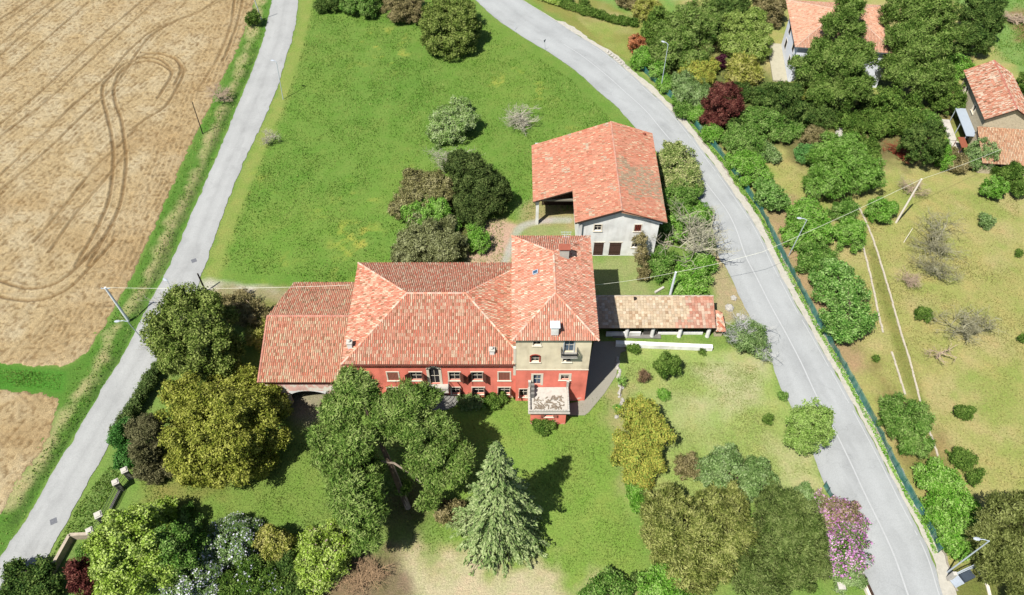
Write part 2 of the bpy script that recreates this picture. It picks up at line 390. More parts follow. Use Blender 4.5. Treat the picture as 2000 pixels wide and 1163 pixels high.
# kerb stones, broken, along the outer side
kb = MB(); rs = random.Random(4)
for i in range(95, 252):
    if rs.random() < .25: continue
    a = KO[i]; b = KO[i+1]; d = (b-a); L = d.length; M = Matrix.Translation(a) @ Matrix.Rotation(math.atan2(d.y, d.x)+rs.uniform(-.03,.03), 4, 'Z')
    kb.box(.02, L*.96, -.1, .1, 0, .12+rs.uniform(-.03,.03), None, M)
tag(kb.build('kerb', mottled('kerb_stone', C(196,186,168), .25, 3, bump=.4)), kind='structure')

# ------------------------------------------------------------------ the ground sheet and its kinds of grass
FIELD = px((517,-60),(499,0),(483,45),(465,94),(429,165),(403,224),(376,277),(340,358),(309,429),(280,492),(251,554),(214,620),(181,674),(156,700),(120,718),(0,710),(-200,700),(-400,200),(-300,-60))
FIELD2 = px((-120,758),(0,760),(118,775),(108,820),(91,860),(67,902),(31,952),(6,994),(-50,1080),(-200,1100))
def lawncol(*c): return np.array(C(*c, 2.5)[:3])
def build_ground():
    xs = np.concatenate([[-900,-500,-300,-200,-150], np.arange(-118, 118, .4), [150,200,300,500,900]])
    ys = np.concatenate([[-600,-300,-100,-30,0,12], np.arange(22, 158, .4), [175,200,260,400,900]])
    X, Y = np.meshgrid(xs, ys)
    n1 = fbm(X, Y, 9, 1); n2 = fbm(X, Y, 2.2, 5)
    col = np.ones(X.shape+(3,))*lawncol(138,168,80)
    def blend(w, c):
        nonlocal col
        w = np.clip(w, 0, 1)[..., None]; col = col*(1-w)+np.array(c)*w
    def zone(poly, c, soft=1.0, rag=1.5, k=1.0):
        s = sdf(X, Y, poly)+(n2-.5)*rag*2
        blend(k*np.clip(.5+s/(2*soft), 0, 1), c)
    # meadow between the two roads
    meadow = px((610,-60),(590,0),(578,58),(558,130),(505,264),(444,407),(402,512),(404,548),(440,558),(560,562),(560,640),(1012,640),(1012,455),(1130,430),(1300,330),(1239,249),(1134,147),(1044,87),(939,21),(840,-60))
    zone(meadow, lawncol(128,164,68), .4, .3)
    s = sdf(X, Y, meadow)
    blend((s > 0)*np.clip((n1-.5)*3, 0, 1)*.5, lawncol(130,170,66)); blend((s > 0)*np.clip((.47-n1)*4, 0, 1)*.45, lawncol(98,150,50))
    a_ = P(640,500)-P(900,80); a_.normalize(); st = fbm((X*a_.y-Y*a_.x)*1.0, (X*a_.x+Y*a_.y)/14, 1.3, 66, 3)
    blend((s > 0)*np.clip((st-.5)*4, 0, 1)*.45, lawncol(140,174,78)); blend((s > 0)*np.clip((Y-60)/70, 0, 1)*.3, lawncol(126,156,72)); blend((s > 0)*np.clip((fbm(X, Y, 17, 68)-.52)*6, 0, 1)*.4, lawncol(144,170,74))
    d = dline(X, Y, [tuple(p) for p in LRr]); blend((s > -1)*np.clip(1.6-np.abs(d-1.5+(n2-.5)*1.6)/1.2, 0, 1)*.8, lawncol(166,178,92))
    blend((s > 0)*np.clip((fbm(X, Y, 1.6, 9)-.62)*9, 0, 1)*np.clip((fbm(X, Y, 12, 30)-.5)*4, 0, 1)*.6, lawncol(206,204,92))
    # verge of the lane, field side
    verge = [tuple(p) for p in FIELD[:14]]+[tuple(p) for p in px((120,718),(0,710),(-100,708),(-200,1300),(-70,1200))]+[tuple(p) for p in reversed(LR_L)]
    zone(verge, lawncol(104,148,56), .5, .6)
    vm = sdf(X, Y, verge) > 0
    cl = [P(*q) for q in ((508,0),(488,75),(468,140),(430,225),(400,300),(362,390),(325,460),(290,545),(240,620),(190,715),(140,790),(75,900),(20,985))]
    d = dline(X, Y, [tuple(q) for q in catmull(cl, 4)]); blend(vm*np.clip(1.3-d/.95+(n2-.5)*3, 0, 1)*.9, lawncol(198,190,134))
    ditch = [P(*q) for q in ((500,90),(478,150),(452,200),(415,290),(375,380),(320,505),(270,600),(228,690),(190,755),(145,830),(98,905),(30,1015))]
    d = dline(X, Y, [tuple(q) for q in catmull(ditch, 4)]); blend(vm*np.clip(1.2-d/.7+(n2-.5)*2, 0, 1)*.8, lawncol(88,118,50))
    zone(px((-100,708),(0,712),(100,722),(135,725),(125,768),(0,758),(-100,756)), lawncol(92,152,50), .4, .5)
    # lane verge, garden side
    zone(px((330,640),(215,900),(120,1100),(60,1200),(150,1200),(150,1050),(190,1010),(230,930),(290,800),(345,720)), lawncol(130,158,82), .6, .6)
    # farmyard behind the tower and the bare path
    zone(px((1012,400),(1120,388),(1128,500),(1270,500),(1275,590),(1150,590),(1150,520),(1012,470)), lawncol(168,178,112), 1, 1)
    zone(px((1040,385),(1120,380),(1125,445),(1090,440),(1040,436),(1010,445)), lawncol(184,172,118), .8, 1)
    zone(px((930,440),(985,430),(1005,440),(1000,520),(930,530),(905,500)), lawncol(222,188,160), .5, 1)
    for ln, c, w in ((((1110,430),(1060,432),(1020,442),(1002,470),(985,515)), (206,202,186), .55), (((403,556),(440,566),(500,570),(560,580)), (220,214,194), 1.1)):
        d = dline(X, Y, [tuple(q) for q in catmull([P(*q) for q in ln], 4)]); blend(np.clip(1.5-d/w+(n2-.5)*.8, 0, 1), lawncol(*c))
    zone(px((415,562),(560,566),(560,640),(430,640)), lawncol(160,150,92), .8, 2, .8)
    zone(px((556,762),(690,762),(660,815),(600,832),(560,800)), lawncol(176,164,138), .8, 1.5, .9)
    # lawns in front of and beside the house
    zone(px((1165,662),(1500,690),(1530,765),(1600,910),(1620,960),(1300,980),(1225,1000),(1205,840),(1200,690)), lawncol(176,194,108), 1, 1.5)
    zone(px((1370,720),(1480,710),(1490,760),(1420,800),(1370,770)), lawncol(212,206,158), 1.6, 3, .8)
    zone(px((1270,760),(1420,770),(1400,850),(1300,860)), lawncol(202,204,144), 2, 3, .6)
    zone(px((1500,860),(1590,880),(1600,950),(1520,960)), lawncol(210,204,150), 1.5, 2, .7)
    zone(px((880,790),(1200,760),(1225,1000),(1300,1163),(1350,1250),(900,1250),(860,1000)), lawncol(148,178,78), 1.5, 1.5, .8)
    zone(px((1180,760),(1225,760),(1250,960),(1210,960)), lawncol(186,176,124), 1, 2, .7)
    zone(px((270,900),(640,850),(640,1020),(400,1040),(270,1000)), lawncol(136,162,72), 1.5, 2, .8)
    zone(px((290,935),(440,950),(360,1010),(270,990)), lawncol(160,150,84), 1, 2, .6)
    zone(px((730,1110),(830,1075),(960,1088),(1090,1118),(1230,1170),(1300,1280),(560,1280),(680,1130)), lawncol(206,194,146), 1.6, 4, .9)
    zone(px((800,1120),(1000,1115),(1080,1163),(1000,1250),(760,1250)), lawncol(220,208,168), 1.4, 4, .8)
    zone(px((560,1070),(760,1080),(800,1163),(780,1280),(420,1280)), lawncol(128,104,82), 1, 2, .8)
    # orchard garden over the road
    fl = [tuple(p) for p in catmull(FENCE, 4)]
    orch = fl+px((1860,1130),(1900,1260),(2400,1260),(2500,200),(1900,-60),(1100,-60),(1090,0),(1180,90))
    zone(orch, lawncol(190,186,112), .5, .6)
    zone(px((1090,-60),(1040,0),(1180,99),(1236,122),(1300,150),(1330,60),(1330,-60)), lawncol(158,160,84), .8, 1.5)
    zone(px((1100,-60),(1160,-5),(1250,40),(1320,50),(1330,-60)), lawncol(140,176,90), .8, 1)
    om = sdf(X, Y, orch) > 0
    blend(om*np.clip((fbm(X, Y, 7, 40)-.55)*5, 0, 1)*.6, lawncol(208,194,136)); blend(om*np.clip((.46-fbm(X, Y, 6, 44))*6, 0, 1)*.7, lawncol(166,180,92))
    zone(px((1260,120),(1480,100),(1560,260),(1500,300),(1420,310),(1340,230)), lawncol(92,110,52), 1.5, 2, .8)
    zone(px((1480,240),(1900,200),(1990,330),(1760,320),(1600,350)), lawncol(120,112,70), 1.5, 3, .8)
    zone(px((1540,380),(1620,520),(1700,720),(1660,740),(1580,600),(1500,430)), lawncol(188,160,122), 1, 2, .8)
    zone(px((1690,480),(1712,480),(1780,710),(1808,790),(1790,790),(1762,745)), lawncol(156,158,84), .4, .4)
    zone(px((1850,-30),(2100,-60),(2300,140),(2000,150),(1950,110)), lawncol(142,176,92), 1, 2)
    zone(px((1960,20),(2060,10),(2080,70),(1990,80)), lawncol(168,138,98), 1, 2)
    zone(px((1800,260),(1880,230),(1900,300),(1820,290)), lawncol(160,168,84), 1, 2)
    zone(px((1700,700),(1860,880),(1900,980),(1850,1000),(1760,900)), lawncol(140,118,74), 1, 2, .6)
    zone(px((1840,1110),(1900,1100),(2000,1110),(2050,1250),(1880,1260)), lawncol(132,136,70), .6, 1.5)
    # roadside rough ground by the shed
    zone(px((1395,480),(1425,530),(1470,620),(1400,640),(1395,560),(1370,500)), lawncol(196,180,136), .6, 1.2)
    # bare earth below the big cedar and the big trees
    for q, r_ in (((790,985),4), ((430,860),4), ((380,700),3.5), ((900,460),3)):
        c = P(*q); blend(np.clip(1.2-np.hypot(X-c.x, Y-c.y)/r_+(n2-.5), 0, 1)*.8, lawncol(112,96,66))
    Z = (n2-.5)*.06+(n1-.5)*.12
    for fp in (FIELD, FIELD2): Z = np.where(sdf(X, Y, fp) > .9, -.6, Z)
    dr = np.minimum(dline(X, Y, [tuple(p) for p in LL[::6]]), dline(X, Y, [tuple(p) for p in LRr[::6]]))
    dr = np.minimum(dr, np.minimum(dline(X, Y, [tuple(p) for p in RL[::6]]), dline(X, Y, [tuple(p) for p in RRr[::6]])))
    ins = (sdf(X, Y, [tuple(p) for p in LL[::5]]+[tuple(p) for p in reversed(LRr[::5])]) > -.3) | (sdf(X, Y, [tuple(p) for p in RL[::5]]+[tuple(p) for p in reversed(RRr[::5])]) > -1.6)
    Z = np.where(ins, -.03, np.where(Z < -.3, Z, Z*np.clip(dr/2, 0, 1)))
    g = dline(X, Y, [tuple(q) for q in catmull(ditch, 4)]); Z -= .45*np.exp(-(g/.9)**2)*(~ins)
    V = np.stack([X, Y, Z], -1).reshape(-1, 3); h, w = X.shape
    idx = np.arange(h*w).reshape(h, w); Fq = np.stack([idx[:-1,:-1], idx[:-1,1:], idx[1:,1:], idx[1:,:-1]], -1).reshape(-1, 4)
    cc = np.concatenate([col, np.ones(col.shape[:2]+(1,))], -1).reshape(-1, 4)
    return tag(np_mesh('ground', V, Fq, M_ground, smooth=True, colors=cc), kind='structure'), meadow, orch
GROUND, MEADOW, ORCH = build_ground()

# ------------------------------------------------------------------ ploughed field with furrows and tyre tracks
def field(poly, bounds, step):
    xs = np.arange(bounds[0], bounds[1], step); ys = np.arange(bounds[2], bounds[3], step); X, Y = np.meshgrid(xs, ys)
    s = sdf(X, Y, poly)+(fbm(X, Y, .8, 3)-.5)*.9
    a = P(0, 370); b = P(400, 0); d = (b-a).normalized(); nx, ny = -d.y, d.x
    t = X*nx+Y*ny+(fbm(X, Y, 14, 8)-.5)*1.0; al = X*d.x+Y*d.y
    # along the lane the furrows turn parallel to it
    dl = dline(X, Y, [tuple(p) for p in FIELD[:15]])+(fbm(X, Y, 6, 60)-.5)*1.2
    near = np.clip((7.5-dl)/2, 0, 1)
    fur = (.5+.5*np.sin(t*2*math.pi/.95)); fur2 = (.5+.5*np.sin(dl*2*math.pi/.8))
    amp = .35+1.0*fbm(t/1.0, al/12, 1.6, 21)
    clod = fbm(X, Y, .42, 31, 3); cl2 = fbm(X, Y, 3.2, 33, 3); brk = np.clip((fbm(X, Y, 1.1, 71, 3)-.35)*2.5, .15, 1)
    Z = .05+(.085*fur*amp*brk)*(1-near)+near*.17*fur2*brk+.24*(clod-.5)+.05*(cl2-.5)
    z2 = 1/2.236
    def tr(pts): return [tuple(P(x*z2, y*z2)) for x, y in pts]
    curved = [tr([(330,1163),(430,990),(480,860),(497,700),(490,600),(470,510),(452,440),(450,385),(475,345),(540,285),(620,255),(690,258),(735,290),(750,330),(712,395),(690,430)]),
              tr([(385,1163),(480,1000),(530,880),(552,720),(545,620),(530,520),(505,450),(500,385),(525,320),(575,278),(640,240),(720,243),(778,270),(802,320),(772,390),(720,470),(640,520),(575,570)]),
              tr([(515,335),(570,290),(640,268),(700,280),(745,310)]), tr([(0,1228),(100,1258),(180,1258),(268,1226),(358,1150),(458,1040)]), tr([(0,1297),(112,1315),(212,1303),(313,1252),(402,1163),(503,1051)]), tr([(620,232),(700,238),(770,262),(790,310),(765,370)])]
    straight = [tr([(0,545),(190,395),(380,215),(560,60),(640,-10)]), tr([(0,600),(210,440),(400,262),(590,90),(700,-10)]),
                tr([(0,770),(180,600),(330,455),(480,325),(560,230),(680,130),(860,60),(950,0)]), tr([(0,835),(210,655),(370,500),(520,355),(640,180),(760,100),(980,0)]),
                tr([(150,1060),(300,880),(420,730),(520,640),(600,560)]), tr([(220,1100),(330,940),(450,800),(560,660)]),
                tr([(0,245),(140,120),(280,0)]), tr([(0,200),(120,95),(240,0)]), tr([(0,350),(230,150),(390,10)]), tr([(0,88),(60,50),(130,0)]), tr([(0,110),(90,50),(160,0)]),
                tr([(1025,0),(1010,110),(950,260),(860,400)]), tr([(1060,0),(1030,130),(975,270)])]
    tm = np.zeros(X.shape)
    for grp, w, dp in ((curved, .27, .12), (straight, .23, .10)):
        for k, ln in enumerate(grp):
            g = dline(X, Y, [tuple(q) for q in catmull(ln, 5)])
            brk2 = .45+.75*fbm(X, Y, 4, 80+k) if grp is straight else 1
            v = np.exp(-(g/w)**4)*brk2; Z = Z*(1-.75*v)-dp*v+.09*np.exp(-((g-.42)/.14)**2)*brk2; tm = np.maximum(tm, v)
    Z = np.where(s > 0, np.minimum(Z, Z*np.clip(s/.6, 0, 1)+.02), -.2)
    Z = Z+.03
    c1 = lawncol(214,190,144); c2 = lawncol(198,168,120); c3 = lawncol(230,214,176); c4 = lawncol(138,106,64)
    w = np.clip((cl2-.4)*3, 0, 1)[..., None]; col = c1*(1-w*.6)+c3*w*.6
    w = np.clip((.45-fbm(X, Y, 8, 50))*5, 0, 1)[..., None]*.6; col = col*(1-w)+c2*w
    w = (near*.4)[..., None]; col = col*(1-w)+c2*w
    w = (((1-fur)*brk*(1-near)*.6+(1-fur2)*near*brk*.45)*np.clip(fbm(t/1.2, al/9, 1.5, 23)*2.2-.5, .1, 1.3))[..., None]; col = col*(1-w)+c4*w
    w = (tm*.62)[..., None]; col = col*(1-w)+c4*w
    w = (np.clip((.44-clod)*6, 0, 1)*.6)[..., None]; col = col*(1-w)+c4*w     # darker soil colour in the hollows between clods
    V = np.stack([X, Y, Z], -1).reshape(-1, 3); h, wd = X.shape; idx = np.arange(h*wd).reshape(h, wd)
    Fq = np.stack([idx[:-1,:-1], idx[:-1,1:], idx[1:,1:], idx[1:,:-1]], -1).reshape(-1, 4)
    ok = (s > -.3).reshape(-1); Fq = Fq[ok[Fq].all(1)]
    cc = np.concatenate([col, np.ones(col.shape[:2]+(1,))], -1).reshape(-1, 4)
    return tag(np_mesh('field', V, Fq, M_field, smooth=True, colors=cc), kind='structure')
field(FIELD, (-112, -44, 54, 160), .14)
field(FIELD2, (-78, -50, 34, 56), .2)

# ------------------------------------------------------------------ roofs
def pick(rs, pal):
    t = rs.random(); a = 0
    for w, c in pal:
        a += w
        if t < a: k = .85+.3*rs.random(); return (c[0]*k, c[1]*k, c[2]*k, 1)
    return pal[-1][1]
PAL_RED = [(.40, C(242,164,135,2.15)), (.20, C(234,135,107,2.15)), (.2, C(246,198,167,2.15)), (.13, C(250,222,189,2.15)), (.07, C(182,127,94,2.15))]
PAL_TOWER = [(.5, C(240,168,141,1.95)), (.2, C(234,144,115,1.95)), (.2, C(246,195,167,1.95)), (.06, C(248,220,191,1.95)), (.04, C(190,135,104,1.95))]
PAL_LEFT = [(.42, C(240,166,134,2)), (.14, C(228,133,102,2)), (.26, C(242,198,162,2)), (.11, C(238,220,179,2)), (.07, C(176,132,98,2))]
PAL_BARN = [(.62, C(240,164,134,2.35)), (.17, C(236,144,113,2.35)), (.12, C(244,189,154,2.35)), (.05, C(248,216,180,2.35)), (.04, C(196,134,102,2.35))]
PAL_GREY = [(.3, C(214,184,153,2.6)), (.3, C(194,173,142,2.6)), (.2, C(230,168,136,2.6)), (.2, C(222,199,164,2.6))]
PAL_OLD = [(.34, C(222,157,128,2.2)), (.2, C(206,128,99,2.2)), (.24, C(230,198,170,2.2)), (.12, C(240,219,196,2.2)), (.1, C(150,109,82,2.2))]
PAL_PALE = [(.6, C(242,189,158,2.2)), (.25, C(238,173,142,2.2)), (.1, C(244,207,179,2.2)), (.05, C(204,149,118,2.2))]
PAL_FLAT = [(.5, C(230,207,174,2.7)), (.25, C(222,194,161,2.7)), (.17, C(240,219,190,2.7)), (.08, C(200,168,134,2.7))]
PAL_LEAN = [(.5, C(234,190,150,2.3)), (.25, C(226,168,129,2.3)), (.2, C(240,212,177,2.3)), (.05, C(186,135,99,2.3))]
def tiles(mb, poly, pal, seed=0, T=.24, L=.42, amp=.068, step=.022, lift=.10, special=None, nprof=6, flat=False):
    """rows of tiles laid on one roof plane (convex polygon), each tile with its own fired colour"""
    rs = random.Random(seed); poly = [Vector(p) for p in poly]
    n = (poly[1]-poly[0]).cross(poly[2]-poly[0]); n.normalize()
    if n.z < 0: n = -n
    s = (Vector((0,0,1))-n*n.z).normalized(); a = s.cross(n).normalized(); O = poly[0]
    uv = [((p-O).dot(a), (p-O).dot(s)) for p in poly]
    u0 = min(q[0] for q in uv); u1 = max(q[0] for q in uv)
    def vr(u):
        u = min(max(u, u0+1e-4), u1-1e-4); r = []
        for i in range(len(uv)):
            (x0, y0), (x1, y1) = uv[i], uv[(i+1) % len(uv)]
            if (x0-u)*(x1-u) <= 0 and abs(x1-x0) > 1e-9: r.append(y0+(y1-y0)*(u-x0)/(x1-x0))
        return min(r), max(r)
    du = T/nprof; nc = int((u1-u0)/du)+1; cols = {}
    wob = {}
    for i in range(nc):
        ua = u0+i*du; ub = min(ua+du, u1)
        if ub-ua < 1e-3: continue
        va, vb = vr(ua), vr(ub); ti = int((ua-u0+1e-6)/T); ph = int(round((ua-u0)/du)) % nprof
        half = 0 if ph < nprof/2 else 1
        def h(u):
            x = (u-u0)/T*2*math.pi
            return (max(0, math.sin(x))**.6*amp if math.sin(x) > 0 else -.35*amp*abs(math.sin(x))) if not flat else (amp if .08 < ((u-u0)/T) % 1 < .92 else 0)
        lo = min(va[0], vb[0]); hi = max(va[1], vb[1]); k0 = int(math.floor(lo/L)); k1 = int(math.floor(hi/L))
        for k in range(k0, k1+1):
            sh = (.5*L if (flat and ti % 2) else 0)
            b0 = k*L; b1 = (k+1)*L
            p = [(ua, max(b0, va[0])), (ub, max(b0, vb[0])), (ub, min(b1, vb[1])), (ua, min(b1, va[1]))]
            if p[3][1] <= p[0][1]+1e-4 and p[2][1] <= p[1][1]+1e-4: continue
            p[3] = (p[3][0], max(p[3][1], p[0][1])); p[2] = (p[2][0], max(p[2][1], p[1][1]))
            key = (ti, k, half if not flat else 0)
            if key not in cols:
                w = O+a*(u0+(ti+.5)*T)+s*((k+.5)*L); pp = pal
                if special: pp = special(w, rs) or pal
                c = pick(rs, pp)
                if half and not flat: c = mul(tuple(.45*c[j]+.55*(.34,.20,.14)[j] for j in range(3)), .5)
                cols[key] = c; wob[key] = rs.uniform(-.008, .012)
            c = cols[key]; off = wob[key]
            q = []
            for (u, v) in p:
                st = step*(1-(v-b0)/L)
                q.append(O+a*u+s*v+n*(lift+h(u)+st+off))
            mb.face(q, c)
            if abs(p[0][1]-b0) < 1e-6 or p[0][1] == va[0]:
                qa, qb = q[0], q[1]; dn = lift+h(ua) if p[0][1] == va[0] else step+.02
                mb.face((qa-n*min(dn, .12), qb-n*min(dn, .12), qb, qa), mul(c, .8))
def caps(mb, a, b, pal, seed=0, r=.13, lift=.12, L=.42):
    """half round ridge tiles along a ridge or hip"""
    rs = random.Random(seed); a = Vector(a); b = Vector(b); d = b-a; n = max(1, int(d.length/L)); d = d/n
    ax = d.normalized(); sd = ax.cross(Vector((0,0,1))).normalized(); up = sd.cross(ax)
    for i in range(n):
        c = pick(rs, pal); p0 = a+d*i-ax*.03; p1 = a+d*(i+1)+ax*.04
        for k in range(6):
            q = []
            for (pp, kk, rr) in ((p0, k, r*1.08), (p0, k+1, r*1.08), (p1, k+1, r*.92), (p1, k, r*.92)):
                t = math.pi*kk/6; q.append(pp+up*lift*.7+sd*math.cos(t)*rr+up*math.sin(t)*rr*.85)
            mb.face(q, c)
def slab(mb, poly, th=.1):
    """boarding under the tiles"""
    poly = [Vector(p) for p in poly]; n = (poly[1]-poly[0]).cross(poly[2]-poly[0]).normalized()
    if n.z < 0: n = -n; poly = poly[::-1]
    top = [p+n*.05 for p in poly]; bot = [p-n*th for p in poly]
    mb.face(top); mb.face(bot[::-1]); k = len(poly)
    for i in range(k): mb.face((bot[i], bot[(i+1) % k], top[(i+1) % k], top[i]))
def roof(parent, planes, ridges, pal, deck=None, seed=0, special=None, cap_pal=None, **kw):
    mb = MB(); dk = MB(); cp = MB()
    for i, pl in enumerate(planes):
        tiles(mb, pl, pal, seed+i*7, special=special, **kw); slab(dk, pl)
    r = mb.build('roof', M_tile, parent); dk.build('roof_deck', deck or M_wood, r)
    for i, (a, b) in enumerate(ridges): caps(cp, a, b, cap_pal or PAL_RED[:1]+[(.3, C(244,200,178,2.3)), (.3, C(246,214,190,2.3))], seed+50+i)
    if ridges: cp.build('ridge_tiles', M_tile, r)
    return r
def hip_planes(x0, x1, y0, y1, ze, zr, rl, rr, ry=None):
    """hipped roof, ridge from x=rl to x=rr along x"""
    ym = (y0+y1)/2 if ry is None else ry
    A, B, Cc, D = Vector((x0,y0,ze)), Vector((x1,y0,ze)), Vector((x1,y1,ze)), Vector((x0,y1,ze)); E, Fp = Vector((rl,ym,zr)), Vector((rr,ym,zr))
    return [[A,B,Fp,E],[B,Cc,Fp],[Cc,D,E,Fp],[D,A,E]], [(E,Fp),(A,E),(B,Fp),(Cc,Fp),(D,E)]
def clip_x(poly, xm):
    out = []; n = len(poly)
    for i in range(n):
        a, b = poly[i], poly[(i+1) % n]
        if a.x <= xm: out.append(a)
        if (a.x-xm)*(b.x-xm) < 0: out.append(a.lerp(b, (xm-a.x)/(b.x-a.x)))
    return out

# ------------------------------------------------------------------ walls and windows
def wall(mb, O, r, Wd, z0, z1, holes=(), th=.3, col=None):
    """wall face seen from outside; r runs left to right as seen from outside; holes are (x0,x1,z0,z1)"""
    O = Vector((O[0], O[1], 0)); r = Vector(r).normalized(); nrm = Vector((r.y, -r.x, 0))
    hs = [h for h in holes]
    xs = sorted({0, Wd} | {min(max(v, 0), Wd) for h in hs for v in h[:2]}); zs = sorted({z0, z1} | {min(max(v, z0), z1) for h in hs for v in h[2:4]})
    pt = lambda x, z, d=0: O+r*x+Vector((0,0,z))-nrm*d
    for xa, xb in zip(xs, xs[1:]):
        for za, zb in zip(zs, zs[1:]):
            cx, cz = (xa+xb)/2, (za+zb)/2
            if any(h[0] < cx < h[1] and h[2] < cz < h[3] for h in hs): continue
            mb.face((pt(xa,za), pt(xb,za), pt(xb,zb), pt(xa,zb)), col)
    for x0, x1, a, b in hs:
        mb.face((pt(x0,a), pt(x0,b), pt(x0,b,th), pt(x0,a,th)), col); mb.face((pt(x1,a,th), pt(x1,b,th), pt(x1,b), pt(x1,a)), col)
        mb.face((pt(x0,a,th), pt(x1,a,th), pt(x1,a), pt(x0,a)), col); mb.face((pt(x0,b), pt(x1,b), pt(x1,b,th), pt(x0,b,th)), col)
def window(parent, O, r, h, mframe=None, shut=None, glass=None, fw=.14, name='window', closed=False, arch=False, sill=True, bars=True, shut_m=None, ang=(2.3, 2.3), pd=.22):
    """opening h=(x0,x1,z0,z1) on the wall that starts at O and runs along r"""
    O = Vector((O[0], O[1], 0)); r = Vector(r).normalized(); n = Vector((r.y, -r.x, 0)); x0, x1, z0, z1 = h
    ang_r = math.atan2(r.y, r.x)
    M = Matrix.Translation(O) @ Matrix.Rotation(ang_r, 4, 'Z')   # local x along wall, -y outwards
    f = MB(); pr = .05
    f.box(x0-fw, x0+.01, -pr, .12, z0-.02, z1+fw, None, M); f.box(x1-.01, x1+fw, -pr, .12, z0-.02, z1+fw, None, M)
    if arch:
        cx, rad = (x0+x1)/2, (x1-x0)/2
        for k in range(8):
            a0, a1 = math.pi*k/8, math.pi*(k+1)/8; q = []
            for rr in (rad-.01, rad+fw):
                for a in (a0, a1): q.append((cx+rr*math.cos(a), z1+rr*math.sin(a)*.75+.01))
            for dd in (0,):
                (ax, az), (bx, bz), (cx2, cz), (dx, dz) = q
                f.face([M @ Vector(p) for p in ((ax,-pr,az),(cx2,-pr,cz),(dx,-pr,dz),(bx,-pr,bz))])
                f.face([M @ Vector(p) for p in ((cx2,-pr,cz),(cx2,.0,cz),(dx,.0,dz),(dx,-pr,dz))])
        lun = [M @ Vector((cx+rad*math.cos(math.pi*k/10), -.02, z1+rad*.75*math.sin(math.pi*k/10))) for k in range(11)]
    else:
        f.box(x0+.01, x1-.01, -pr, .12, z1-.01, z1+fw, None, M)
    w = f.build(name, mframe or M_frame, parent)
    if arch:
        g = MB(); g.face(lun); g.build('lunette', M_dark, w)
    if sill:
        s = MB(); s.box(x0-fw-.05, x1+fw+.05, -.14, .1, z0-.1, z0-.02, None, M); s.build('sill', M_frame, w)
    if closed:
        sh = MB(); k = max(2, int((x1-x0)/.16)); sw = (x1-x0)/k
        for i in range(k): sh.box(x0+i*sw+.012, x0+(i+1)*sw-.012, .02, .07, z0+.02, z1-.02, None, M)
        sh.build('shutter', shut_m or M_shutter_pink, w)
    pn = MB(); pn.face([M @ Vector(p) for p in ((x0,pd,z0),(x1,pd,z0),(x1,pd,z1),(x0,pd,z1))]); pn.build('pane', glass or M_dark, w)
    if bars and not closed:
        b = MB(); cx = (x0+x1)/2
        b.box(cx-.025, cx+.025, .15, .2, z0, z1, None, M); b.box(x0, x0+.05, .15, .2, z0, z1, None, M); b.box(x1-.05, x1, .15, .2, z0, z1, None, M)
        for zz in (z1-.05, z0+.01, (z0+z1)/2): b.box(x0, x1, .16, .19, zz-.02, zz+.02, None, M)
        b.build('casement', M_frame, w)
    if shut:
        for sd in (-1, 1):
            a = ang[0] if sd < 0 else ang[1]
            if a is None: continue
            hw = (x1-x0)/2; hx = x0-.02 if sd < 0 else x1+.02
            S = M @ Matrix.Translation((hx, -.07, 0)) @ Matrix.Rotation(-a, 4, 'Z')
            sh = MB()
            if sd > 0: S = M @ Matrix.Translation((hx, -.07, 0)) @ Matrix.Rotation(math.pi+a, 4, 'Z')
            sh.box(0, hw, -.02, .02, z0, z1, None, S)
            for i in range(int((z1-z0)/.13)):
                z = z0+.06+i*.13; sh.box(.06, hw-.06, -.032, .032, z, z+.06, None, S)
            sh.build('shutter', shut_m or M_shutter, w)
    return w
def rect(x0, x1, y0, y1, yw, ox=0):
    """photo rectangle on a wall at world y=yw -> (x0,x1,z0,z1) measured from ox"""
    a = on_y(x0, y1, yw); b = on_y(x1, y1, yw); t = on_y((x0+x1)/2, y0, yw)
    return (a.x-ox, b.x-ox, a.z, t.z)
def railing(name, parent, pts, h, m, gap=.13, r=.012):
    mb = MB()
    for a, b in zip(pts, pts[1:]):
        a, b = Vector(a), Vector(b); L = (b-a).length; k = max(1, int(L/gap))
        for zz in (.08, h): mb.tube([a+Vector((0,0,zz)), b+Vector((0,0,zz))], r*1.7, 5)
        for i in range(k+1):
            p = a.lerp(b, i/k); mb.tube([p+Vector((0,0,0.05)), p+Vector((0,0,h))], r, 4)
            if i < k: q = a.lerp(b, (i+.5)/k); mb.tube([q+Vector((0,0,h*.45)), q+Vector((0,0,h*.75))], r*2.2, 4)
    return mb.build(name, m, parent)
def gable_prism(mb, x0, x1, y, z0, xp, zp, face=-1):
    q = [(x0,y,z0),(x1,y,z0),(xp,y,zp)]; mb.face(q if face < 0 else q[::-1])
def box_walls(parent, x0, x1, y0, y1, z1, m, S=(), Wt=(), E=(), N=(), name='wall', z0=0):
    mb = MB()
    wall(mb, (x0,y0), (1,0,0), x1-x0, z0, z1, S); wall(mb, (x0,y1), (0,-1,0), y1-y0, z0, z1, Wt)
    wall(mb, (x1,y0), (0,1,0), y1-y0, z0, z1, E); wall(mb, (x1,y1), (-1,0,0), x1-x0, z0, z1, N)
    return mb.build(name, m, parent)

